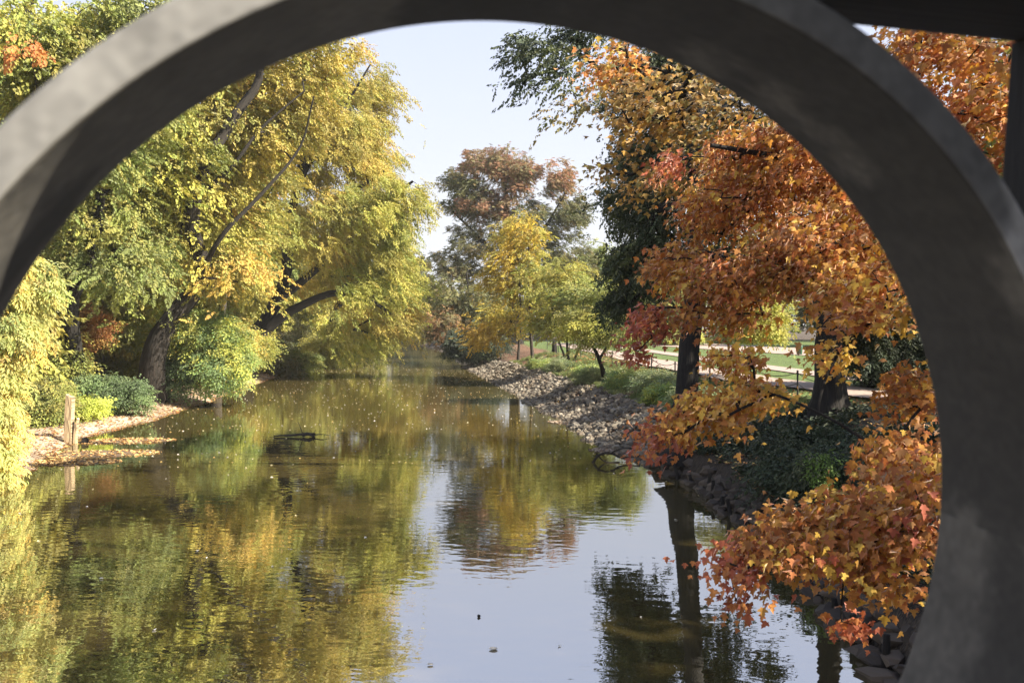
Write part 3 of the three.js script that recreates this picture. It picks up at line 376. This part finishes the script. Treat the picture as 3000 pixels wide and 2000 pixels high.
// ---------------------------------------------------------------- shrubs and undergrowth
const P2 = {
  sunny: [[0.60, 0.52, 0.15, 3], [0.52, 0.50, 0.15, 3], [0.64, 0.46, 0.10, 1], [0.38, 0.43, 0.12, 2]],
  bluegreen: [[0.12, 0.185, 0.06, 3], [0.17, 0.235, 0.075, 2]],
  limebush: [[0.30, 0.38, 0.09, 3], [0.46, 0.46, 0.08, 2], [0.22, 0.33, 0.11, 2]],
  sage: [[0.30, 0.34, 0.16, 3], [0.24, 0.31, 0.13, 2], [0.36, 0.38, 0.14, 1]],
};
function shrub(seed, label, x, d, h, blobs, o = {}) {
  const b = gy(x, d);
  return tree({ seed, name: 'shrub', category: 'shrub', label, trunk: [b, V(x + 0.05, b.y + h * 0.45, -d), V(x, b.y + h * 0.8, -d)], r0: o.r0 ?? 0.05, r1: 0.015, sides: 6, step: 0.4, fineSides: 3, twig: 0.007, fork: 0.02, arch: 0.1, crown: blobs, cr: o.cr ?? 0.42, sp: o.sp ?? 26, geo: o.geo ?? G.fine, size: o.size ?? 1, hang: o.hang ?? 0.2, pal: o.pal, mat: o.mat, shell: 0.6, flat: 0.8, group: o.group ?? 'shrubs on the left bank' });
}
tree({ seed: 401, name: 'tree', label: 'yellow leaved tree at the left edge, long leaflets hanging to the water', trunk: [gy(-19.5, 25), V(-18.6, 4, -24.5), V(-17.4, 8, -24)], r0: 0.2, r1: 0.05, bark: M.barkGrey, stems: [[[V(-19, 2.4, -24.8), V(-17.2, 4.2, -24), V(-15.2, 4.8, -23.6)], 0.07, 0.02], [[V(-19.2, 1.6, -24.8), V(-17, 2.6, -23.6), V(-15.4, 2.2, -23)], 0.06, 0.02]],
  crown: [B(30, 640, 24.5, 50, 60, 0.9, 22), B(80, 640, 24.6, 34, 26, 0.6, 5), B(-30, 760, 24, 60, 70, 1, 24), B(25, 745, 24.2, 40, 45, 0.7, 11), B(-45, 860, 23.6, 45, 45, 0.9, 14), B(25, 835, 24, 40, 12, 0.4, 3), B(-54, 960, 23, 40, 50, 0.9, 16), B(-44, 1050, 22.8, 40, 45, 0.8, 16), B(-54, 1125, 22.4, 40, 40, 0.7, 10)], pal: P2.sunny, cr: 0.46, sp: 36, geo: G.ash, size: 0.95, hang: 0.6, droop: 0.5, fork: 0.1, group: 'trees along the left bank' });
shrub(402, 'large bright yellow green bush right of the leaning trunk', at(455, 860, 46).x, 47, 3, [B(465, 765, 46, 85, 72, 1.4, 70, P2.limebush), B(505, 835, 45.5, 58, 55, 1.2, 42, P2.limebush), B(425, 850, 46, 50, 45, 1.1, 22, P2.bluegreen), B(520, 860, 46, 30, 28, 0.8, 10, P2.sunny)], { cr: 0.55, sp: 34, size: 1.35 });
shrub(403, 'low blue green shrub behind the mud flat', at(240, 930, 38).x, 39.5, 1.6, [B(235, 900, 38.5, 55, 42, 1, 30, P2.bluegreen), B(285, 905, 39, 40, 30, 0.8, 16, P2.bluegreen)], { size: 1.2 });
shrub(404, 'dark green shrub beside the broken post', at(105, 960, 34.5).x, 35, 2, [B(105, 925, 34.5, 45, 50, 0.9, 30, P_.green)], { size: 1.1 });
shrub(405, 'orange leaved sapling behind the grey trunk', at(215, 830, 45).x, 46, 4, [B(212, 760, 45, 42, 60, 0.8, 22, [[0.48, 0.22, 0.05], [0.42, 0.17, 0.05], [0.5, 0.3, 0.07]])], { size: 1.2 });
shrub(406, 'small yellow green tuft at the foot of the grey trunk', at(205, 925, 37).x, 37, 0.7, [B(205, 928, 36.5, 22, 14, 0.4, 8, [[0.5, 0.55, 0.08]])], { cr: 0.3 });
shrub(407, 'dark bush under the arching trunk', at(615, 850, 70).x, 72, 2.5, [B(640, 838, 74, 45, 18, 1.6, 20, P_.olive), B(700, 825, 76, 50, 20, 1.4, 18, P_.green)], { size: 1.6, cr: 0.7 });
shrub(408, 'bush at the water edge below the weeping gold boughs', at(760, 810, 88).x - 1, 89, 3, [B(760, 800, 88, 70, 28, 2, 28, P_.lime), B(820, 790, 90, 50, 25, 2, 18, P_.olive)], { size: 1.8, cr: 0.8 });
shrub(409, 'shady bush between the leaning trunk and the grey trunk', at(300, 850, 50).x, 51, 3, [B(300, 840, 50, 65, 45, 1.4, 30, P_.lime), B(270, 860, 50, 50, 40, 1.2, 20, P_.green)], { size: 1.5, cr: 0.6 });
shrub(410, 'golden undergrowth behind the bright bush', at(520, 800, 58).x, 59, 3.5, [B(535, 790, 58, 55, 50, 1.4, 28, P_.gold), B(590, 800, 60, 35, 35, 1.2, 16, P_.lime)], { size: 1.6, cr: 0.65 });
shrub(414, 'tangled bush on the left bank past the black snag', -27, 100, 4, [[V(-26.5, 2.2, -98), [3, 2.4, 6], 60, P_.olive], [V(-29, 3, -110), [3.4, 3, 7], 60, P_.lime]], { size: 2, cr: 0.9 });
shrub(415, 'dense undergrowth at the foot of the left wood, behind the arching trunk', -30, 72, 4, [[V(-28, 2.6, -72), [3, 2.2, 7], 60, P_.green], [V(-31, 3, -60), [3, 2.4, 6], 50, P_.lime]], { size: 2, cr: 0.9 });
shrub(416, 'dense undergrowth at the back of the wood, behind the leaning trunk', -29, 48, 4, [[V(-27.5, 3, -50), [2.6, 2.2, 5], 50, P_.lime], [V(-31, 3.4, -42), [3, 2.6, 5], 50, P_.green]], { size: 2, cr: 0.9 });
shrub(417, 'bush on the left bank at the entrance of the bend', -30, 135, 4, [[V(-29.5, 2.6, -130), [3.5, 3, 8], 50, P_.lime], [V(-30, 3, -150), [5, 3.4, 6], 50, P_.olive]], { size: 2.6, cr: 1.1 });
shrub(418, 'long thicket on the outer bank of the far bend', -24, 210, 5, [[V(-22, 3.2, -208), [7, 3.6, 4], 50, P_.olive], [V(-34, 3.4, -222), [8, 4, 4], 50, P_.lime], [V(-46, 3.4, -226), [8, 4, 4], 40, P_.olive]], { size: 3.2, cr: 1.5 });
shrub(419, 'thicket at the back of the left wood past the snags', -33, 122, 5, [[V(-31, 3, -116), [3.4, 3, 7], 44, P_.olive], [V(-36, 3.6, -100), [3.4, 3.4, 8], 44, P_.lime], [V(-36, 3.6, -82), [3.4, 3.4, 8], 44, P_.green]], { size: 2.6, cr: 1.2 });
shrub(411, 'leafy bush at the back of the mud flat, far left', -24, 40, 3.5, [[V(-24, 2.8, -40), [2.6, 1.6, 2], 40, P_.lime], [V(-26.5, 3, -36), [2.4, 1.8, 2], 34, P_.green]], { size: 1.5, cr: 0.6 });
shrub(412, 'dark low bush on the right bank at the river bend', -5.6, 88, 2, [B(1075, 800, 88, 45, 26, 2, 26, P_.dark), B(1120, 790, 84, 40, 24, 2, 20, P_.dark)], { size: 1.7, cr: 0.7, group: 'shrubs on the right bank', mat: M.leafDark });
shrub(413, 'bush across the far end of the water', -19, 184, 4, [B(990, 765, 184, 60, 16, 4, 26, P_.olive), B(930, 760, 180, 40, 20, 4, 20, P_.dark)], { size: 3, cr: 1.2, group: 'shrubs on the right bank' });
[[66, 'farthest pale shrub of the row along the rock slope', 0.7], [59, 'second pale shrub from the far end of the rock slope', 0.75], [53, 'pale shrub below the mulch at the middle of the rock slope', 0.7], [48, 'pale shrub below the crooked tree', 0.85], [43.5, 'pale rounded shrub right of the crooked tree', 0.8], [39.5, 'pale green shrub above the widest rocks', 0.9], [36, 'pale green shrub left of the big dark trunk', 0.8], [33, 'nearest pale shrub of the row, by the orange leaves', 0.7]].forEach(([d, label, h], i) => {
  const x = XR(d) + 4.0 + (i % 3) * 0.25, y = groundY(x, d);
  shrub(420 + i, label, x, d, h, [[V(x, y + h * 0.5, -d), [0.75 + 0.15 * (i % 2), h * 0.5, 0.8], 26, i % 2 ? P2.sage : P2.limebush], [V(x + 0.3, y + h * 0.3, -d - 1.5), [0.7, h * 0.4, 0.8], 16, P2.sage]], { cr: 0.32, sp: 24, size: 0.9, group: 'pale shrubs along the rock slope', hang: -0.1 });
});
shrub(440, 'sunlit green sapling on the shaded near slope', at(1885, 1090, 17).x, 17, 1.1, [B(1885, 1075, 17, 12, 36, 0.1, 12, [[0.2, 0.32, 0.05]])], { cr: 0.14, sp: 7, size: 0.55, group: 'shrubs on the right bank' });
shrub(441, 'dark leafy shrub on the shaded near slope', 7.4, 19, 1.0, [[V(7.4, groundY(7.4, 19) + 0.5, -19), [1.4, 0.6, 2.4], 60, P_.dark]], { cr: 0.35, sp: 26, size: 1, group: 'shrubs on the right bank', mat: M.leafDark });

// ---------------------------------------------------------------- stones
function stoneGeo(seed, sx, sy, sz) {
  let g = new THREE.DodecahedronGeometry(1, 0); g.deleteAttribute('uv'); g.deleteAttribute('normal'); g = mergeVertices(g, 1e-3); const R = rng(seed), p = g.attributes.position;
  for (let i = 0; i < p.count; i++) { const k = 0.78 + R() * 0.42; p.setXYZ(i, p.getX(i) * k * sx, p.getY(i) * k * sy, p.getZ(i) * k * sz); }
  g = g.toNonIndexed(); g.computeVertexNormals(); return g;
}
const stones = [stoneGeo(1, 1, 0.6, 0.8), stoneGeo(2, 1.1, 0.5, 0.7), stoneGeo(3, 0.85, 0.7, 0.9), stoneGeo(4, 1.2, 0.55, 0.75), stoneGeo(5, 0.9, 0.62, 1)];
const stoneMats = [[0.19, 0.16, 0.12], [0.14, 0.115, 0.085], [0.25, 0.215, 0.165], [0.09, 0.072, 0.054], [0.18, 0.14, 0.1]].map((c) => new THREE.MeshStandardMaterial({ color: C(...c), roughness: 0.95, bumpMap: concBump, bumpScale: 0.01 }));
{
  const bank = new THREE.Group(); bank.name = 'rock_slope'; scene.add(bank); tag(bank, 'slope of loose grey brown stones along the right bank', null, null, 'structure');
  const R = rng(501), list = [];
  for (let i = 0; i < 8200; i++) { const d = 26.5 + 62 * Math.pow(R(), 1.25), e = -0.35 + 3.7 * R() * (1 - smooth(66, 95, d) * 0.4), x = XR(d) + e; list.push([d, x, groundY(x, d), 0.055 + 0.19 * Math.pow(R(), 3.0), R(), R(), R()]); }
  list.sort((a, b) => a[0] - b[0]); let n = 0; const mats = [], cols = [];
  for (const [d, x, y, s, a, b, c] of list) {
    E.set((b - 0.5) * 0.9, a * 6.28, (c - 0.5) * 0.9); const pos = V(x, y + s * 0.22, -d);
    if (s > 0.085 && d > 28 && n < 300) { n++; const m = part('stone', stones[Math.floor(a * 5)], stoneMats[Math.floor(c * 5)], bank); m.position.copy(pos); m.rotation.copy(E); m.scale.setScalar(s); }
    else { mats.push(new THREE.Matrix4().compose(pos, Q.setFromEuler(E), S3.set(s, s, s))); const q = stoneMats[Math.floor(b * 5)].color; cols.push(q.clone().multiplyScalar(0.8 + 0.4 * c)); }
  }
  instanced('riprap', stones[0], new THREE.MeshStandardMaterial({ color: 0xffffff, roughness: 0.95 }), mats, cols, bank);
  // the low wall of boulders and stakes along the shaded near bank
  const wall = new THREE.Group(); wall.name = 'boulder_edge'; scene.add(wall); tag(wall, 'dark boulders and wooden stakes edging the shaded near bank', null, null, 'structure');
  const edgeMats = [[0.075, 0.056, 0.04], [0.05, 0.038, 0.028], [0.10, 0.075, 0.053]].map((c) => new THREE.MeshStandardMaterial({ color: C(...c), roughness: 0.9, bumpMap: concBump, bumpScale: 0.01 }));  // darker brown stone colours for the near edge
  for (let d = 8.5; d < 27; d += 0.36) for (let row = 0; row < 3; row++) {
    const x = XR(d) - 0.12 + row * 0.2 + gauss(R) * 0.08, s = 0.13 + 0.15 * R(), m = part('stone', stones[Math.floor(R() * 5)], edgeMats[Math.floor(R() * 3)], wall);
    m.position.set(x, 0.02 + row * 0.2 + gauss(R) * 0.07, -d - row * 0.17); m.rotation.set(gauss(R) * 0.4, R() * 6, gauss(R) * 0.4); m.scale.set(s * 1.15, s, s * 1.15);
  }
  for (let d = 9; d < 26.5; d += 0.95) { const h = 0.22 + R() * 0.35, q = tube([V(0, -0.5, 0), V(0.01, h * 0.5, 0.01), V(0.0, h, 0.02), V(0, h + 0.005, 0.02)], [0.055, 0.055, 0.045, 0.001], 7), m = part('stake', q, M.barkDark, wall); m.position.set(XR(d) - 0.12 + gauss(R) * 0.06, 0, -d); m.rotation.set(gauss(R) * 0.12, 0, gauss(R) * 0.15); }
}
// ---------------------------------------------------------------- loose leaves and cover that nobody could count
const one = (len, wid) => { const o = []; diamond(0, 0, -len / 2, V(0, 0, 1), V(0, 1, 0), len, wid, o); const g = new THREE.BufferGeometry(); g.setAttribute('position', new THREE.Float32BufferAttribute(o, 3)); g.computeVertexNormals(); return g; };
function scatter(name, label, n, seed, geo, mat, f) {
  const R = rng(seed), mats = [], cols = [];
  for (let i = 0; i < n; i++) { const q = f(R); if (!q) continue; const [p, s, tilt, c] = q; E.set(gauss(R) * tilt, R() * 6.28, gauss(R) * tilt, 'YXZ'); mats.push(new THREE.Matrix4().compose(p, Q.setFromEuler(E), S3.set(s, s, s))); const b = 0.75 + R() * 0.5; cols.push(C(c[0] * b, c[1] * b, c[2] * b)); }
  return tag(instanced(name, geo, mat, mats, cols, scene), label, null, null, 'stuff');
}
const fall = [[0.42, 0.24, 0.08], [0.3, 0.16, 0.07], [0.5, 0.36, 0.12], [0.22, 0.12, 0.06], [0.4, 0.16, 0.05]];
const anyOf = (a, R) => a[Math.floor(R() * a.length)];
scatter('fallen_leaves', 'fallen leaves strewn over the left bank', 16000, 601, one(0.13, 0.09), M.litter, (R) => { const d = 20 + 75 * Math.pow(R(), 1.4), x = XL(d) + 0.2 - 12 * Math.pow(R(), 1.6); return [V(x, groundY(x, d) + 0.02, -d), 0.7 + R() * 0.7, 0.25, anyOf(fall, R)]; });
scatter('fallen_leaves', 'fallen leaves and mulch on the right bank', 16000, 602, one(0.12, 0.09), M.litter, (R) => { const d = 9 + 65 * Math.pow(R(), 1.3), x = XR(d) + 0.4 + 9.5 * R(); return [V(x, groundY(x, d) + 0.025, -d), 0.7 + R() * 0.8, 0.25, anyOf(fall, R)]; });
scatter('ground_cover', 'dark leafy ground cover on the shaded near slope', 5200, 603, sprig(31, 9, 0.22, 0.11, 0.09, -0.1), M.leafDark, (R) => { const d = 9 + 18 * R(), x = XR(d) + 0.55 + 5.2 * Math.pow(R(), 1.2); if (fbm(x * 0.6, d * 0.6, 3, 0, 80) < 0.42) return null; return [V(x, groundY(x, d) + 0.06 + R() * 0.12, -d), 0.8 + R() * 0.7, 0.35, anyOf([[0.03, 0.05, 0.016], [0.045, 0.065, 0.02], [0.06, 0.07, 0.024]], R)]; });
scatter('grass', 'short weeds and grass at the top of the rock slope', 7000, 604, sprig(33, 8, 0.1, 0.2, 0.03, -1.6), M.leaf, (R) => { const d = 27 + 50 * Math.pow(R(), 1.2), x = XR(d) + 3.2 + 3.5 * Math.pow(R(), 1.5); if (fbm(x * 0.8, d * 0.8, 3, 0, 83) < 0.47) return null; return [V(x, groundY(x, d), -d), 0.7 + R() * 0.8, 0.2, anyOf([[0.2, 0.25, 0.07], [0.3, 0.3, 0.1], [0.16, 0.2, 0.06]], R)]; });
scatter('floating_leaves', 'tiny pale leaves drifting on the river', 2600, 605, one(0.1, 0.08), M.litter, (R) => { const d = 9 + 85 * Math.pow(R(), 0.9), w = XR(d) - XL(d), x = XL(d) + w * R(); const dens = d < 26 ? 0.14 : 0.4 + 0.6 * fbm(x * 0.25, d * 0.12, 3, 0, 90); if (R() > dens) return null; return [V(x, 0.012, -d), 0.5 + R() * 0.6, 0.05, anyOf([[0.7, 0.6, 0.35], [0.62, 0.42, 0.14], [0.75, 0.7, 0.6]], R)]; });
// ---------------------------------------------------------------- rafts of leaves and mud off the left bank
[[285, 1013, 1.9, 'upper raft of pale leaves off the mud flat'], [215, 1043, 2.2, 'long raft of orange leaves below the broken post'], [160, 1062, 1.6, 'lowest raft of leaves beside the hanging yellow leaves'], [1440, 1040, 1.5, 'small gravel spit at the foot of the big trunk', 1], [1310, 972, 1.2, 'narrow pale spit below the rock slope', 1]].forEach(([x, y, l, label, right], k) => {
  const d = 1829 * EYE / (y - 745), c = at(x, y, d), g = new THREE.CircleGeometry(1, 40, 0, Math.PI * 2), R = rng(700 + k); let q = new THREE.SphereGeometry(1, 32, 8, 0, Math.PI * 2, 0, Math.PI / 2); const p = q.attributes.position;
  for (let i = 0; i < p.count; i++) { const a = Math.atan2(p.getZ(i), p.getX(i)), w = 0.7 + 0.6 * fbm(Math.cos(a) * 2 + 5 + k * 9, Math.sin(a) * 2 + 5, 3); p.setXYZ(i, p.getX(i) * l * w, p.getY(i) * 0.035 - 0.012 + (p.getY(i) > 0.2 ? (hash(i, k) - 0.5) * 0.03 : 0), p.getZ(i) * l * 0.42 * w); }
  q.computeVertexNormals(); const grp = thing(right ? 'gravel_spit' : 'leaf_raft', label, right ? 'gravel spit' : 'leaf raft', 'low spits at the water edge'); grp.position.set(c.x, 0, -d); grp.rotation.y = right ? -0.6 : 0.15;
  part('bed', q, new THREE.MeshStandardMaterial({ color: right ? C(0.2, 0.155, 0.11) : C(0.15, 0.1, 0.06), roughness: 0.95, bumpMap: concBump, bumpScale: 0.02 }), grp);
  const mats = [], cols = []; for (let i = 0; i < 420; i++) { const a = R() * 6.28, rr = Math.sqrt(R()); E.set(gauss(R) * 0.3, R() * 6, gauss(R) * 0.3); const s = 0.6 + R() * 0.6; mats.push(new THREE.Matrix4().compose(V(Math.cos(a) * rr * l * 1.05, 0.03 * (1 - rr * rr) + 0.014, Math.sin(a) * rr * l * 0.45), Q.setFromEuler(E), S3.set(s, s, s))); const f = anyOf(right ? [[0.5, 0.4, 0.3], [0.3, 0.2, 0.12]] : [[0.6, 0.34, 0.12], [0.66, 0.46, 0.2], [0.4, 0.22, 0.08]], R); cols.push(C(...f)); }
  instanced('leaf_litter', one(0.14, 0.1), M.litter, mats, cols, grp);
});
// ---------------------------------------------------------------- broken post, snags, sticks
{
  const wood = texture(256, (u, v) => { const n = 0.62 + 0.5 * (fbm(u * 30, v * 3, 4, 0, 95) - 0.5) - (vnoise(u * 26, v * 1.5, 0, 96) > 0.8 ? 0.25 : 0); return [n, n * 0.93, n * 0.82]; });
  const grey = new THREE.MeshStandardMaterial({ color: C(1.25, 1.08, 0.82), map: wood, bumpMap: wood, bumpScale: 0.02, roughness: 0.95 });
  const d = 31.4, c = at(158, 985, d), g = thing('broken_post', 'weathered pale wooden post with a slanted broken top on the mud', 'post'); g.position.set(c.x, groundY(c.x, d) - 0.1, -d);
  const plank = (w, h0, h1, t, bend) => { const s = new THREE.Shape([[-w / 2, 0], [w / 2, 0], [w / 2 - 0.01, h1 * 0.5], [w / 2, h1], [w * 0.2, h1 + 0.03], [0, lerp(h0, h1, 0.45) - 0.04], [-w / 2 + 0.02, h0], [-w / 2 - 0.02, h0 * 0.5]].map(([x, y]) => new THREE.Vector2(x + bend * y, y))); const q = new THREE.ExtrudeGeometry(s, { depth: t, bevelEnabled: true, bevelSize: 0.012, bevelThickness: 0.012, bevelSegments: 1 }); q.translate(0, 0, -t / 2); return q; };
  part('shaft', plank(0.26, 2.02, 1.9, 0.22, 0.02), grey, g); const sp = part('splinter', plank(0.1, 0.75, 1.05, 0.14, 0.03), grey, g); sp.position.set(0.25, 0, 0.03); sp.rotation.z = -0.05;
  const st = thing('stump', 'short dark stump against the foot of the broken post', 'stump'); st.position.set(c.x + 0.5, groundY(c.x + 0.5, d) - 0.1, -d - 0.15); const hs = [0, 0.25, 0.42, 0.47];
  part('trunk', tube(hs.map((h) => V(h * 0.1, h, 0)), (i, th) => [0.17, 0.13, 0.12, 0.002][i] * (1 + 0.2 * Math.sin(th * 3)), 12), M.barkBlack, st);
  const stick = (name, label, cat, pos, rot, limbs, mat, group) => { const q = thing(name, label, cat, group); q.position.copy(pos); q.rotation.y = rot; limbs.forEach(([pts, r0, r1], k) => { const cur = new THREE.CatmullRomCurve3(pts.map((p) => V(...p))), n = 10, ps = cur.getPoints(n); part(k ? 'twig' : 'stem', tube(ps, ps.map((_, i) => lerp(r0, r1, i / n)), 7), mat, q); }); return q; };
  const fl = at(690, 1003, 33.3); fl.y = 0.02;
  stick('floating_branch', 'forked branch floating in mid river', 'branch', fl, 0.05, [[[[-1.1, 0.03, 0], [-0.4, 0.05, 0.05], [0.2, 0.09, 0], [0.6, 0.06, -0.05]], 0.03, 0.07], [[[0.1, 0.06, 0], [0.0, 0.35, 0], [-0.1, 0.62, 0.05]], 0.02, 0.008], [[[0.5, 0.05, 0], [0.9, 0.09, 0.1], [1.25, 0.04, 0.1]], 0.03, 0.008], [[[0.5, 0.08, 0], [0.62, 0.25, 0]], 0.02, 0.008], [[[0.1, 0.06, 0.05], [0.35, 0.11, 0.1], [0.6, 0.02, 0.25]], 0.08, 0.05]], M.barkGrey);
  const sn = at(718, 836, 90); sn.y = -0.1;
  stick('snag', 'black snag standing in the water below the weeping boughs', 'snag', sn, 0, [[[[0, -0.4, 0], [0.1, 0.6, 0], [-0.6, 1.3, 0], [-1.6, 1.7, 0]], 0.35, 0.1], [[[0.1, 0.6, 0], [0.9, 1.2, 0.2], [2, 1.4, 0]], 0.22, 0.06], [[[0, 0.5, 0], [0.2, 1.4, 0.4], [0, 2.1, 0.4]], 0.16, 0.05]], M.barkBlack);
  const s2 = at(795, 812, 112); s2.y = -0.1;
  stick('snag', 'thin leaning snag farther along the left bank', 'snag', s2, 0.2, [[[[0, -0.4, 0], [0.6, 1.2, 0], [1.6, 2.6, 0]], 0.26, 0.08], [[[0.5, 0.9, 0], [-0.6, 1.6, 0], [-1.8, 1.8, 0]], 0.16, 0.05]], M.barkBlack);
  const f2 = at(1400, 1062, 27.2); f2.y = 0.02;
  stick('curved_branch', 'curved dark branch lying in the shallows by the big trunk', 'branch', f2, 0.2, [[[[-0.6, -0.05, 0], [-0.4, 0.22, 0], [0, 0.3, 0.05], [0.4, 0.12, 0.05], [1.1, 0.16, 0]], 0.05, 0.03], [[[0, 0.28, 0.05], [0.3, 0.42, 0.1], [0.8, 0.46, 0.1]], 0.03, 0.012], [[[-0.4, 0.2, 0], [-0.2, 0.02, 0.1], [0.3, 0.0, 0.2]], 0.03, 0.02]], M.barkDark);
  const f3 = at(480, 935, 45); f3.y = 0.015;
  stick('driftwood_stick', 'pale stick lying in the shallows off the mud flat', 'stick', f3, 0.1, [[[[-0.5, 0.02, 0], [0, 0.04, 0.02], [0.5, 0.02, 0]], 0.035, 0.015]], M.barkGrey);
  const f4 = at(370, 920, 43.5); f4.y = groundY(f4.x, 43.5);
  stick('driftwood_stick', 'bare twigs sticking up at the foot of the leaning trunk', 'stick', f4, 0.3, [[[[0, 0, 0], [-0.4, 0.5, 0], [-0.9, 0.95, 0]], 0.03, 0.008], [[[0, 0, 0], [0.2, 0.45, 0], [0.1, 0.8, 0.1]], 0.02, 0.006], [[[-0.3, 0.4, 0], [-0.2, 0.7, 0], [-0.3, 1.0, 0]], 0.015, 0.005]], M.barkGrey);
  const debris = new THREE.MeshStandardMaterial({ color: C(0.62, 0.56, 0.46), roughness: 0.9 });
  [[1133, 1492, 0.1, 'pale bark chip floating on the blue reflection'], [1100, 1417, 0.06, 'dark round nut floating on the blue reflection', 1], [988, 1528, 0.07, 'small white chip floating near the bottom edge'], [232, 1330, 0.06, 'pale chip floating left of the river middle']].forEach(([x, y, s, label, dk]) => { const dd = 1829 * EYE / (y - 745), p = at(x, y, dd), m = part('floating_chip', stones[dk ? 2 : 1], dk ? M.barkBlack : debris, scene); m.position.set(p.x, 0.02, -dd); m.scale.set(s * 0.6, dk ? s * 0.6 : s * 0.35, s * 0.6); tag(m, label, 'debris', 'debris on the water'); });
}
// ---------------------------------------------------------------- rope fence, bin and stump on the right bank
{
  const line = [[11.6, 29], [11.2, 31.2], [10.2, 34], [9.2, 37], [8.3, 40.5], [7.8, 44.5], [7.3, 49], [6.8, 54], [6.3, 60], [5.7, 66], [5.2, 72], [4.6, 79], [3.9, 88]], iron = new THREE.MeshStandardMaterial({ color: C(0.03, 0.028, 0.025), roughness: 0.7 });
  const f = thing('chain_fence', 'low fence of thin dark posts and sagging chain along the footpath', 'fence'), b = gy(8.3, 40.5); f.position.copy(b); const tops = [];
  for (const [x, d] of line) { const y = groundY(x, d), q = part('post', tube([V(0, -0.2, 0), V(0, 0.9, 0), V(0, 1.0, 0), V(0, 1.03, 0)], [0.035, 0.035, 0.045, 0.004], 8), iron, f); q.position.set(x - b.x, y - b.y, -d - b.z); tops.push(V(x, y, -d).sub(b)); }
  for (let i = 0; i < tops.length - 1; i++) for (const h of [0.92, 0.5]) { const p = []; for (let k = 0; k <= 10; k++) { const t = k / 10, v = tops[i].clone().lerp(tops[i + 1], t); v.y += h - 0.22 * 4 * t * (1 - t); p.push(v); } part('chain', tube(p, p.map(() => 0.016), 5), iron, f); }
  const st = thing('tree_stump', 'small black stump on the grass behind the far fence posts', 'stump'), sy = at(1273, 806, 76); st.position.set(sy.x, groundY(sy.x, 76) - 0.05, -76); part('trunk', tube([V(0, 0, 0), V(0.03, 0.6, 0), V(0, 1.1, 0), V(0.05, 1.3, 0)], (i, th) => [0.28, 0.24, 0.18, 0.003][i] * (1 + 0.15 * Math.sin(th * 3)), 10), M.barkBlack, st);
  const bn = thing('litter_bin', 'green litter bin by the drive, seen between the orange leaves', 'bin'), q = at(1837, 770, 70); bn.position.set(q.x, groundY(q.x, 70), -70); bn.scale.setScalar(0.75);
  const gm = new THREE.MeshStandardMaterial({ color: C(0.03, 0.1, 0.05), roughness: 0.6 }), lathe = (pts) => new THREE.LatheGeometry(pts.map(([x, y]) => new THREE.Vector2(x, y)), 20);
  part('drum', lathe([[0.001, 0], [0.3, 0], [0.34, 0.9], [0.36, 0.92], [0.36, 0.96], [0.3, 0.96]]), gm, bn); part('lid', lathe([[0.36, 0.97], [0.34, 1.08], [0.22, 1.2], [0.001, 1.24]]), gm, bn);
}
scene.fog = new THREE.FogExp2(new THREE.Color(0.95, 0.95, 0.92), 0.0003);
renderer.render(scene, camera);
